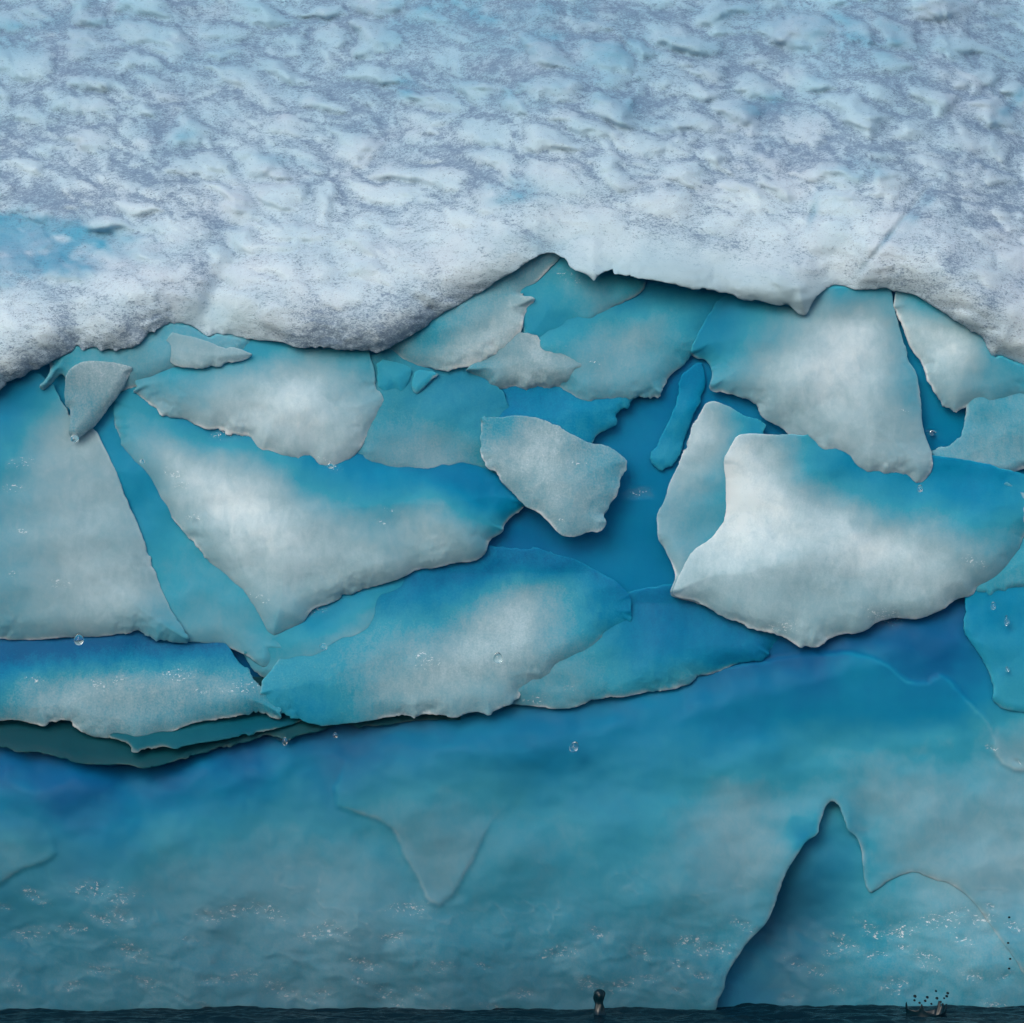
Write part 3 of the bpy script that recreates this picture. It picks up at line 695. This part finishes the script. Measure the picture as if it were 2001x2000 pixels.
# right big plate: side face and white front
plate("ice_plate", [(1373, 800), (1380, 787), (1399, 784), (1425, 795), (1445, 808), (1500, 830), (1480, 1000), (1420, 1120), (1400, 1190), (1355, 1176), (1324, 1170), (1309, 1163), (1311, 1150), (1321, 1129), (1316, 1111), (1308, 1093), (1298, 1072), (1285, 1054), (1286, 1020), (1287, 1002), (1300, 979), (1308, 945), (1324, 914), (1339, 878), (1350, 844), (1360, 823)],
      0.12, -0.10, [(1400, 800, .70), (1385, 850, .82), (1370, 890, .80), (1340, 930, .72), (1400, 940, .48), (1380, 1000, .50), (1310, 1000, .60), (1350, 1050, .52), (1330, 1130, .68), (1440, 830, .36), (1300, 1040, .62)],
      label="pale blue narrow side plate left of the big white block", grain=.2, seed=41, R=26, bulge=0.0)
plate("ice_block", [(1440, 850), (1470, 846), (1500, 850), (1600, 850), (1750, 880), (1900, 900), (2050, 940), (2250, 930), (2280, 1000), (2150, 1060), (2030, 1020), (2001, 1044), (1988, 1085), (1967, 1122), (1940, 1138), (1915, 1146), (1908, 1152), (1902, 1164), (1863, 1177), (1837, 1194),
                    (1803, 1208), (1785, 1212), (1746, 1208), (1715, 1215), (1694, 1233), (1666, 1241), (1656, 1238), (1622, 1246), (1606, 1260), (1587, 1269), (1575, 1262), (1565, 1268), (1552, 1259), (1534, 1249), (1500, 1237), (1471, 1230), (1445, 1217), (1414, 1209), (1375, 1183), (1355, 1174), (1324, 1169), (1313, 1160), (1322, 1135), (1339, 1100), (1352, 1077), (1388, 1054), (1409, 1028), (1418, 1002), (1419, 942), (1417, 922), (1414, 898), (1427, 875)],
      -0.06, -0.23, [(1460, 870, .90), (1450, 920, .98), (1520, 900, .70), (1560, 920, .46), (1650, 940, .34), (1800, 950, .26), (1900, 980, .24), (1600, 980, .66), (1520, 980, .94), (1480, 1050, .96), (1640, 1010, .82), (1740, 1020, .60), (1720, 1060, .96), (1820, 1060, .74), (1900, 1050, .56), (1940, 1090, .58),
                     (1600, 1080, .82), (1560, 1150, .74), (1700, 1150, .74), (1420, 1100, .84), (1380, 1140, .76), (1840, 1120, .82), (1880, 1130, .72), (1600, 1230, .72), (1480, 1190, .74), (1770, 1190, .74), (1970, 1060, .50), (2200, 1000, .5)],
      label="big bright white block jutting out at the right with a long lower edge", grain=.25, seed=43, vr=(860, 1265), bulge=.045, p=1.0, wobble=1.6)
plate("ice_plate", [(1890, 1140), (1902, 1164), (1923, 1171), (1940, 1178), (1947, 1172), (1964, 1166), (1977, 1158), (2001, 1155), (2100, 1160), (2250, 1120), (2260, 1000), (2010, 1000), (1940, 1080)],
      0.05, -0.08, [(1920, 1150, .44), (1980, 1100, .42), (1990, 1140, .48), (2200, 1080, .45)],
      label="grey teal corner plate at the right edge beneath the white block", grain=.4, seed=45, R=20, vr=(1020, 1175))
# left block
plate("ice_block", [(120, 800), (186, 838), (202, 873), (228, 924), (246, 976), (267, 1020), (287, 1069), (300, 1106), (311, 1144), (330, 1186), (352, 1222), (372, 1256), (337, 1254), (298, 1250), (272, 1239), (259, 1239), (194, 1244), (129, 1246), (72, 1250), (0, 1252), (-200, 1250), (-420, 1230), (-460, 900), (-300, 720), (0, 700), (100, 740)],
      0.17, -0.17, [(50, 760, .22), (10, 820, .24), (60, 830, .44), (110, 830, .62), (160, 850, .74), (90, 900, .66), (0, 900, .40), (190, 900, .72), (0, 1050, .54), (120, 1000, .72), (220, 980, .72), (240, 1080, .74), (150, 1120, .80), (260, 1150, .80), (40, 1140, .62), (60, 1210, .62), (200, 1200, .76), (300, 1190, .60), (320, 1230, .50), (-300, 1000, .5)],
      label="broad pale triangular block filling the left edge below the hanging flake", grain=.12, green=.10, seed=47, vr=(740, 1252), amp=.010, p=1.0, bulge=.04)
plate("ice_wedge", [(160, 780), (240, 790), (300, 900), (400, 1050), (480, 1160), (560, 1260), (520, 1310), (487, 1284), (456, 1270), (427, 1258), (383, 1256), (330, 1250), (280, 1150), (220, 980), (180, 880)],
      0.22, -0.115, [(200, 830, .26), (240, 900, .28), (280, 980, .28), (310, 1040, .36), (350, 1090, .44), (400, 1150, .46), (430, 1220, .56), (480, 1270, .52), (350, 1200, .46), (500, 1230, .44)],
      label="smooth sky blue wedge between the two white blocks at the left", grain=.1, seed=49, wobble=1.0, p=1.0, rim=.2, vr=(740, 1252), bulge=0.0)
plate("ice_block", [(223, 830), (233, 865), (254, 898), (277, 929), (298, 955), (324, 997), (352, 1033), (383, 1064), (404, 1093), (440, 1131), (466, 1162), (500, 1200), (530, 1245), (552, 1236), (591, 1219), (601, 1201), (611, 1188), (640, 1182), (661, 1173), (686, 1161), (733, 1146), (785, 1131), (816, 1113), (850, 1112), (888, 1100), (927, 1099), (945, 1087), (951, 1074), (956, 1056), (983, 1041), (984, 1028), (1000, 1010),
                    (1018, 1000), (1030, 990), (1020, 940), (900, 870), (700, 830), (500, 800), (300, 740), (225, 770)],
      0.15, -0.19, [(260, 800, .40), (240, 840, .46), (350, 840, .40), (330, 870, .70), (400, 900, .82), (300, 920, .60), (420, 860, .34), (480, 930, .74), (600, 950, .40), (700, 960, .34), (800, 980, .40), (900, 970, .20), (970, 980, .16), (560, 1000, .82), (470, 980, .98), (520, 1060, .90),
                     (650, 1030, .72), (760, 1020, .56), (850, 1020, .72), (900, 1050, .66), (950, 1040, .48), (700, 1100, .76), (600, 1120, .78), (820, 1080, .68), (520, 1160, .74), (580, 1190, .62), (540, 1220, .52), (400, 1030, .74), (440, 1090, .74)],
      label="long white block left of centre tapering to a blue tip", grain=.15, seed=51, vr=(770, 1200), p=1.0, amp=.010, bulge=.045)
# waves below the blocks
plate("ice_plate", [(825, 1165), (812, 1190), (800, 1208), (787, 1231), (764, 1249), (754, 1270), (715, 1292), (681, 1311), (655, 1324), (604, 1335), (560, 1338), (528, 1336), (500, 1318), (470, 1270), (520, 1190), (640, 1120), (780, 1090), (830, 1110)],
      0.12, -0.12, [(640, 1210, .30), (720, 1180, .34), (800, 1150, .32), (600, 1260, .44), (700, 1250, .64), (760, 1220, .66), (640, 1300, .66), (560, 1320, .52), (520, 1300, .48), (580, 1230, .36)],
      label="narrow blue lens of ice under the long white block", grain=.15, seed=53, vr=(1110, 1335), rim=.15, wobble=1.8)
plate("ice_plate", [(1234, 1213), (1207, 1225), (1179, 1236), (1171, 1252), (1155, 1267), (1129, 1285), (1088, 1304), (1073, 1322), (1039, 1340), (1010, 1362), (1000, 1377), (966, 1389), (958, 1401), (940, 1392), (914, 1395), (888, 1405), (862, 1402), (844, 1397), (806, 1407), (759, 1401), (720, 1411), (660, 1416), (620, 1420), (540, 1392), (500, 1350), (560, 1270), (760, 1120), (900, 1060), (1100, 1080), (1230, 1150)],
      0.14, -0.36, [(850, 1160, .16), (950, 1130, .14), (1060, 1120, .18), (1200, 1180, .16), (1020, 1160, .62), (1090, 1160, .52), (900, 1230, .62), (830, 1270, .66), (1000, 1210, .82), (900, 1290, .80), (1050, 1230, .66), (1130, 1220, .42), (1150, 1250, .44), (1060, 1290, .62), (760, 1310, .62),
                     (660, 1350, .44), (800, 1360, .68), (950, 1350, .66), (600, 1370, .28), (640, 1400, .34), (720, 1390, .52), (560, 1340, .4)],
      label="sweeping white wave of ice in the lower middle", grain=.55, green=.08, seed=55, vr=(1120, 1400), p=1.0)
plate("ice_plate", [(985, 1376), (1010, 1378), (1052, 1381), (1080, 1386), (1109, 1386), (1140, 1381), (1181, 1363), (1220, 1364), (1254, 1355), (1295, 1350), (1347, 1340), (1360, 1328), (1362, 1322), (1388, 1320), (1414, 1309), (1435, 1298), (1461, 1293), (1500, 1286), (1503, 1268), (1560, 1240), (1560, 1180), (1400, 1130), (1240, 1150), (1100, 1200), (1000, 1290)],
      0.16, -0.15, [(1250, 1220, .15), (1400, 1220, .13), (1480, 1260, .12), (1300, 1270, .18), (1150, 1300, .46), (1080, 1330, .54), (1200, 1320, .40), (1300, 1330, .38), (1345, 1325, .50), (1400, 1290, .20), (1050, 1370, .50), (1180, 1350, .46), (1250, 1340, .40)],
      label="teal plate running right from the wave under the white block", grain=.45, seed=57, vr=(1180, 1380), p=.9, green=.12)
plate("ice_plate", [(0, 1411), (28, 1407), (62, 1415), (88, 1422), (104, 1412), (129, 1407), (145, 1420), (163, 1433), (186, 1441), (207, 1442), (228, 1438), (249, 1446), (262, 1454), (285, 1446), (311, 1434), (342, 1430), (362, 1420), (388, 1411), (440, 1405), (500, 1396), (530, 1398), (556, 1410), (545, 1385), (525, 1365), (500, 1335), (461, 1288), (430, 1240), (200, 1210), (-100, 1210), (-420, 1200), (-440, 1380), (-200, 1420)],
      0.08, -0.42, [(20, 1290, .02), (100, 1280, .06), (200, 1290, .08), (300, 1275, .10), (400, 1275, .10), (450, 1300, .34), (20, 1350, .40), (60, 1340, .58), (160, 1340, .66), (260, 1345, .68), (360, 1330, .66), (450, 1330, .62), (480, 1350, .50), (100, 1390, .66), (200, 1400, .66), (300, 1390, .58), (400, 1380, .54), (240, 1430, .62), (480, 1390, .44), (-300, 1300, .3)],
      label="low frosted plate at the left edge with a wavy hem", grain=.75, green=.16, seed=59, vr=(1225, 1440), p=.9)
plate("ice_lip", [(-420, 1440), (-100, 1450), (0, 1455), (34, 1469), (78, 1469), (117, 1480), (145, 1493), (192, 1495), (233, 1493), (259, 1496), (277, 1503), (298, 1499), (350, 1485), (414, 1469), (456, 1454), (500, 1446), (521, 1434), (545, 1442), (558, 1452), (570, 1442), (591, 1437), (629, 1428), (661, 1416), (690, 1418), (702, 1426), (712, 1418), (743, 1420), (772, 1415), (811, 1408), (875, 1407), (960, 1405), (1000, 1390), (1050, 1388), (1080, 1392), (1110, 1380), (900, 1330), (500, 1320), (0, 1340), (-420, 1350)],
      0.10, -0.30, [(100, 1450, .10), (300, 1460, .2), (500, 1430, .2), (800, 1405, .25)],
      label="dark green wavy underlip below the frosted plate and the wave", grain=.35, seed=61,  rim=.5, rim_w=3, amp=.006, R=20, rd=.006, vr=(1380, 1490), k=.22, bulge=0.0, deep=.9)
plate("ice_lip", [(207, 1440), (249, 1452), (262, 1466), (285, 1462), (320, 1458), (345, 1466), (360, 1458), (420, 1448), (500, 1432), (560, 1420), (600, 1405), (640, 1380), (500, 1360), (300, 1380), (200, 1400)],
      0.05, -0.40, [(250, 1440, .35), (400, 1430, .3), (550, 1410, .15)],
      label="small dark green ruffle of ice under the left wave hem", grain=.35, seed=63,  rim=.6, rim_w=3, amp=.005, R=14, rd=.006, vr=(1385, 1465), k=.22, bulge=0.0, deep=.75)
# lower face: one broad ledge of wet ice with a notch at its foot, and shallow facets broken into it
ARCH = [(1394, 2010), (1400, 1962), (1414, 1934), (1419, 1905), (1440, 1872), (1461, 1841), (1500, 1804), (1516, 1766), (1529, 1717), (1562, 1665), (1575, 1644), (1599, 1631), (1601, 1610), (1614, 1577), (1627, 1566), (1640, 1577), (1650, 1605), (1655, 1621),
        (1674, 1634), (1684, 1660), (1686, 1690), (1691, 1725), (1702, 1748), (1716, 1738), (1733, 1724), (1759, 1711), (1788, 1702), (1822, 1719), (1858, 1727), (1889, 1750), (1915, 1778), (1950, 1830), (2000, 1900), (2040, 1980), (2060, 2090)]
FACETS = [   # outline, step height, fade from (u, v) towards (u, v): full at the first point, gone at the second
    ([(733, 1598), (752, 1607), (772, 1626), (782, 1660), (798, 1688), (812, 1712), (824, 1735), (836, 1758), (848, 1766), (860, 1768), (883, 1753), (901, 1724), (919, 1688), (935, 1652), (960, 1600), (1040, 1540), (1000, 1440), (700, 1440), (640, 1570)], 0.020, (840, 1680), (900, 1500)),
    ([(1234, 1330), (1640, 1270), (1715, 1288), (1733, 1299), (1754, 1317), (1772, 1332), (1796, 1336), (1814, 1336), (1822, 1327), (1837, 1317), (1853, 1327), (1873, 1348), (1889, 1369), (1940, 1420), (2000, 1600), (1500, 1620), (1300, 1500)], 0.016, (1780, 1330), (1760, 1480)),
    ([(112, 1660), (93, 1680), (70, 1690), (52, 1696), (26, 1709), (0, 1727), (-60, 1750), (-300, 1760), (-300, 1500), (60, 1560)], 0.022, (40, 1690), (60, 1590)),
    ([(1938, 1464), (1948, 1478), (1956, 1488), (1977, 1501), (2001, 1506), (2090, 1500), (2260, 1440), (2200, 1330), (1960, 1380)], 0.018, (1980, 1490), (1980, 1400)),
]
def facet_field(U, V):
    dy = np.zeros_like(U); rim = np.zeros_like(U)
    for k, (P, hgt, fa, fb) in enumerate(FACETS):
        sd = signed_distance(round_poly(P), U, V) + 2.0 * fbm(U / 20, V / 20, 3, 700 + k) + 3.0 * perlin(U / 70, V / 70, 720 + k)
        ax = np.array(fb, float) - np.array(fa, float)
        t = ((U - fa[0]) * ax[0] + (V - fa[1]) * ax[1]) / (ax @ ax)
        fade = 1 - sstep(t, 0.0, 1.0)
        dy -= 0.5 * hgt * sstep(sd, -8.0, 6.0) * fade
        rim += (0.40 * sstep(sd, -6, 8) - 0.45 * np.exp(-(sd / 90.0) ** 2) * (sd < 0)) * fade * (hgt / 0.02) + np.exp(-((sd - 1.5) / 3.2) ** 2) * fade * (0.35 + 0.8 * sstep(perlin(U / 45, V / 45, 740 + k), -0.3, 0.4))  # shaded side of each step painted darker, its face and edge paler
    return dy, rim

def melt_lines(U, V):
    wu = U + 60 * fbm(U / 130, V / 100, 3, 951); wv = V + 45 * fbm(U / 130, V / 100 + 30, 3, 952)
    d1, d2 = voronoi((wu + 0.4 * wv) / 130, (wv - 0.2 * wu) / 62, 953)
    m = sstep(perlin(U / 110, V / 70, 954), -0.05, 0.5)
    return np.exp(-((d2 - d1) / 0.045) ** 2) * m * sstep(V, 1640, 1760) * (0.5 + 0.9 * np.clip(fbm(U / 18, V / 12, 2, 955), 0, 1))

def build_ledge():
    P = [(-480, 2090), (1370, 2090), (1390, 2050)] + ARCH + [(2480, 2090), (2520, 1300), (2000, 1130), (1500, 1210), (1300, 1290), (1000, 1340), (640, 1370), (300, 1390), (-480, 1380)]
    def off(U, V):
        return -0.055 + 0.047 * sstep(U, 1632, 1700) * sstep(V, 1440, 1650)
    cache = {}
    def ff(U, V):
        k = U.shape
        if k not in cache: cache[k] = facet_field(U, V)
        return cache[k]
    def depth(U, V, sd):
        y = full_face(U, V) + off(U, V) + ff(U, V)[0]
        y -= 0.0025 * melt_lines(U, V)
        line = np.interp(U, [-480, 0, 300, 560, 900, 1300, 1500, 2000, 2500], [1480, 1490, 1490, 1450, 1405, 1350, 1290, 1165, 1165]) + 16 * fbm(U / 90, V / 90, 2, 961)
        y += 0.035 * sstep(V, line + 75, line - 20)          # tucked under the plates above
        q = np.clip(1 - sd / 16.0, 0, 1)
        return y + 0.006 * q * q
    PTS = [p for p in FACE_PTS if p[1] > 1250 and not (1400 < p[0] < 1670 and p[1] > 1620 and p[1] != 1640) and not (p[0] > 1400 and p[1] > 1800)] + [(1500, 1700, .54), (1440, 1780, .50), (1580, 1590, .50), (1400, 1900, .44), (1680, 1640, .46), (1780, 1690, .58), (2200, 1700, .6), (1850, 1600, .58), (1660, 1560, .46), (1950, 1850, .5)]
    def fro(U, V, sd):
        edge = np.exp(-(sd / 4.5) ** 1.3) * (0.5 + 0.9 * sstep(perlin(U / 40, V / 40, 813), -0.35, 0.35))  # lit rim of the ledge, painted as paler ice
        return np.clip(ctrl_field(U, V, PTS, 34, 21) + 0.10 * melt_lines(U, V) + 0.20 * edge + 0.11 * ff(U, V)[1], -0.1, 1.1)
    # clear wet ice scatters less light than the bubbly ice higher up
    CLEAR = [(0, 1490, .10), (150, 1520, .08), (400, 1500, .10), (150, 1600, .26), (40, 1650, .40), (300, 1700, .40), (500, 1650, .36), (700, 1500, .30), (620, 1760, .36), (300, 1860, .52), (100, 1900, .56), (500, 1930, .58), (760, 1800, .38), (900, 1930, .62), (1000, 1700, .34), (1100, 1850, .48),
             (1200, 1950, .62), (1300, 1650, .22), (1480, 1650, .14), (1400, 1820, .34), (1350, 1930, .55), (1200, 1480, .20), (1600, 1430, .12), (1700, 1600, .10), (1950, 1620, .02), (1900, 1450, .04), (2300, 1700, .1), (-400, 1700, .4), (1800, 1300, .10)]
    solid_plate("ice_ledge", P, depth, {"frost_shade": fro, "grain": lambda U, V, d: 0.06 + 0.42 * sstep(V, 1740, 1900), "wet": WET, "glint": lambda U, V, d: glint_field(U, V),
                                        "green": lambda U, V, d: np.clip(1.25 * ctrl_field(U, V, CLEAR, 40, 33), 0, 1)}, ice, berg,
                step=3.5, wobble=1.2, wscale=20, seed=67, tmax=0.05, label="broad grey blue ledge of wet ice along the waterline with an arched notch at the right")
build_ledge()
plate("ice_plate", [(1886, 1216), (1892, 1236), (1899, 1257), (1915, 1280), (1930, 1309), (1938, 1330), (1945, 1350), (1942, 1369), (1960, 1385), (2040, 1400), (2200, 1360), (2240, 1140), (1990, 1120), (1885, 1150)],
      -0.02, -0.27, [(1920, 1220, .24), (1960, 1280, .30), (1980, 1360, .40), (2200, 1280, .3)], label="teal plate standing at the right edge under the corner plate", grain=.25, seed=73, bulge=0.0, R=16, rd=.01, rim=.14, tmax=.15)
plate("ice_flake", [(1370, 700), (1380, 740), (1376, 770), (1350, 822), (1336, 860), (1320, 900), (1310, 918), (1288, 920), (1272, 912), (1267, 893), (1290, 860), (1318, 800), (1330, 740)],
      0.20, 0.16, [(1360, 720, .14), (1330, 800, .24), (1300, 900, .32)], label="dim blue flake deep in the gap left of the narrow side plate", grain=.4, seed=79, R=14, rd=.006, rim=.06, tmax=.1)

# ------------------------------------------------------------------ sea
def build_water():
    def spaced(lo, hi, fine, ratio, far):
        a = list(np.arange(lo, hi, fine)); s = fine; x = a[-1]
        while x < far:
            s *= ratio; x += s; a.append(x)
        s = fine; x = lo
        while x > -far:
            s *= ratio; x -= s; a.insert(0, x)
        return np.array(a)
    xs = spaced(-1.7, 1.7, 0.006, 1.25, 2500); ys = spaced(-0.9, 0.3, 0.005, 1.25, 2500)
    X, Y = np.meshgrid(xs, ys)
    near = np.exp(-(np.maximum(np.abs(X) - 3, 0) / 3) ** 2 - (np.maximum(np.abs(Y) - 1.2, 0) / 2) ** 2)
    Z = near * (0.010 * fbm(X * 4.5, Y * 13, 4, 91) + 0.0030 * fbm(X * 16, Y * 34, 3, 92)) + 0.004
    ny, nx = X.shape
    idx = np.arange(nx * ny).reshape(ny, nx)
    q = np.stack([idx[:-1, :-1], idx[:-1, 1:], idx[1:, 1:], idx[1:, :-1]], -1).reshape(-1, 4)
    o = link_mesh("water", np.stack([X.ravel(), Y.ravel(), Z.ravel()], 1), q, {}, sea)
    o["kind"] = "structure"
    o["label"] = "dark rippled sea water along the foot of the iceberg"
build_water()

# ------------------------------------------------------------------ drops and splashes
def lathe(name, profile, n=20, wob=0.0, seed=0, lumps=None):
    """closed surface of revolution about z from (radius, z) pairs, poles at both ends"""
    prof = [(r, z) for r, z in profile]
    co = []; q = []
    rs = np.random.RandomState(seed)
    for i, (r, z) in enumerate(prof):
        for j in range(n):
            a = 2 * math.pi * j / n
            rr = max(r, 1e-5)
            k = 1.0
            if lumps: k = lumps(a, i / (len(prof) - 1))
            co.append((rr * k * math.cos(a), rr * k * math.sin(a), z))
    for i in range(len(prof) - 1):
        for j in range(n):
            q.append((i * n + j, i * n + (j + 1) % n, (i + 1) * n + (j + 1) % n, (i + 1) * n + j))
    return co, q

def pos(u, v, y):
    X, Y, Z = to_world(np.array(float(u)), np.array(float(v)), np.array(float(y)))
    return (float(X), float(Y), float(Z))

def tag(o, label, cat, group=None):
    o["label"] = label; o["category"] = cat
    if group: o["group"] = group

def drop(u, v, y, r_px, label, stretch=1.25, group=None, cat="water drop", tilt=0.0, name="water_drop", mat=None):
    r = r_px * PX
    N = 14
    prof = []
    for i in range(N + 1):
        t = math.pi * i / N
        z = -math.cos(t); rad = math.sin(t) * (1.0 - 0.16 * z)
        prof.append((r * rad, r * stretch * z))
    co, q = lathe("drop", prof, 18)
    o = link_mesh(name, co, q, {}, mat or drop_mat)
    o.location = pos(u, v, y); o.rotation_euler = (0, tilt, 0)
    tag(o, label, cat, group)
    return o

G = "melt water drops falling from the ice"
drop(146, 857, -0.235, 8, "clear drop swelling at the tip of the dark hanging flake", 1.0)
drop(154, 1250, -0.22, 9, "bright drop falling past the bottom edge of the left block", 1.25, G)
drop(632, 1264, -0.20, 8, "glassy drop falling in front of the narrow blue lens", 0.8, G, tilt=.3)
drop(973, 1286, -0.22, 9, "dark ringed drop falling in front of the white wave", 1.15, G)
drop(1122, 1460, -0.10, 8, "bright tilted drop falling in front of the plain blue face", 1.35, G, tilt=.5)
drop(655, 1437, -0.08, 4.5, "tiny bright drop just under the wave hem", 1.2, G)
drop(278, 902, -0.16, 5, "tiny dark drop at the top left of the long white block", 0.9, G)
drop(1798, 955, -0.21, 5, "small drop below the point of the big pale plate", 1.4, G)
drop(557, 1449, -0.06, 5, "small drop hanging where hem and wave meet", 1.6, G)
drop(1941, 1184, -0.10, 5, "small drop leaving the right corner plate", 1.5, G)
drop(1967, 1213, -0.05, 5, "upper thin drop below the right corner plate", 2.0, G)
drop(1968, 1308, -0.05, 4, "lower small drop in front of the right teal plate", 1.2, G)
drop(646, 911, -0.20, 6, "bright wet bead on the lowest point of the big rounded plate", 0.9)
drop(1822, 847, 0.03, 6, "bright bead in the round blue hollow at the right", 0.9)
G2 = "dark drops falling above the right waterline"
for (u, v, lb) in [(1972, 1793, "topmost of the dark drops falling at the right edge"), (1970, 1843, "second of the dark drops falling at the right edge"),
                   (1974, 1874, "third of the dark drops falling at the right edge"), (1972, 1893, "lowest of the dark drops falling at the right edge")]:
    drop(u, v, -0.22, 2.6, lb, 0.8, G2, mat=spray)

# rising water column
def column():
    b = pos(1171, 1984, -0.30)
    h = 1.0
    prof = [(0.030, -0.012), (0.026, 0.0), (0.019, 0.006), (0.0155, 0.016), (0.0135, 0.028), (0.0120, 0.037), (0.0125, 0.043), (0.0150, 0.050), (0.0168, 0.058), (0.0165, 0.066), (0.0135, 0.073), (0.0075, 0.078), (0.0, 0.0795)]
    fine = []
    for i in range(len(prof) - 1):
        for k in range(3):
            t = k / 3
            fine.append((prof[i][0] * (1 - t) + prof[i + 1][0] * t, prof[i][1] * (1 - t) + prof[i + 1][1] * t))
    fine.append(prof[-1])
    co, q = lathe("c", fine, 28, lumps=lambda a, t: 1 + 0.10 * math.sin(3 * a + 9 * t) + 0.06 * math.sin(5 * a - 14 * t))
    o = link_mesh("water_splash", co, q, {}, spray)
    o.location = (b[0], b[1], 0.004)
    tag(o, "dark upright column of water thrown up with a rounded head", "splash")
column()

def crown():
    root = bpy.data.objects.new("water_splash", None)
    scene.collection.objects.link(root)
    b = pos(1810, 1975, -0.28)
    root.location = (b[0], b[1], 0.004)
    root.empty_display_size = 0.05
    tag(root, "wide low crown of water splashing up at the foot of the right ice", "splash")
    n, m = 96, 12
    def ring(a, t):
        sp = max(0.0, math.sin(3 * a + 0.7)) ** 2 * 0.010 + max(0.0, math.sin(7 * a + 2.1)) ** 6 * 0.012 * (1 + math.sin(2 * a))
        h = (0.015 + 0.008 * math.sin(2 * a + 1.0) + sp)
        r = 0.050 + 0.010 * t + 0.004 * math.sin(4 * a)
        return r, h * t
    co = []; q = []
    for side, off in ((0, 0.0), (1, -0.006)):
        for i in range(m + 1):
            t = i / m
            for j in range(n):
                a = 2 * math.pi * j / n
                r, z = ring(a, t)
                rr = r + off * (1 - 0.75 * t) + 0.012 * (1 - t) ** 3 * (1 if side == 0 else -0.3)
                co.append((rr * math.cos(a), 0.7 * rr * math.sin(a), z - 0.012 * (1 - t)))
    base = (m + 1) * n
    for i in range(m):
        for j in range(n):
            k = (j + 1) % n
            q.append((i * n + j, i * n + k, (i + 1) * n + k, (i + 1) * n + j))
            q.append((base + i * n + j, base + (i + 1) * n + j, base + (i + 1) * n + k, base + i * n + k))
    for j in range(n):
        k = (j + 1) % n
        q.append((m * n + j, m * n + k, base + m * n + k, base + m * n + j))
    link_mesh("crown", co, q, {}, spray, root)
crown()
G3 = "droplets thrown up above the splash crown"
for k, (u, v, r) in enumerate([(1788, 1947, 3.4), (1787, 1955, 2.6), (1812, 1949, 3.2), (1808, 1956, 2.8), (1829, 1937, 2.4), (1831, 1951, 3.2), (1838, 1958, 2.6), (1852, 1941, 3.0), (1850, 1947, 3.0), (1845, 1951, 2.2), (1842, 1963, 2.8), (1820, 1962, 2.4), (1797, 1960, 2.6)]):
    drop(u, v, -0.30 + 0.02 * ((k * 7) % 3 - 1), r, "dark droplet hanging in the air just above the splash crown", 0.85, G3, "droplet", tilt=.5, name="water_droplet", mat=spray)
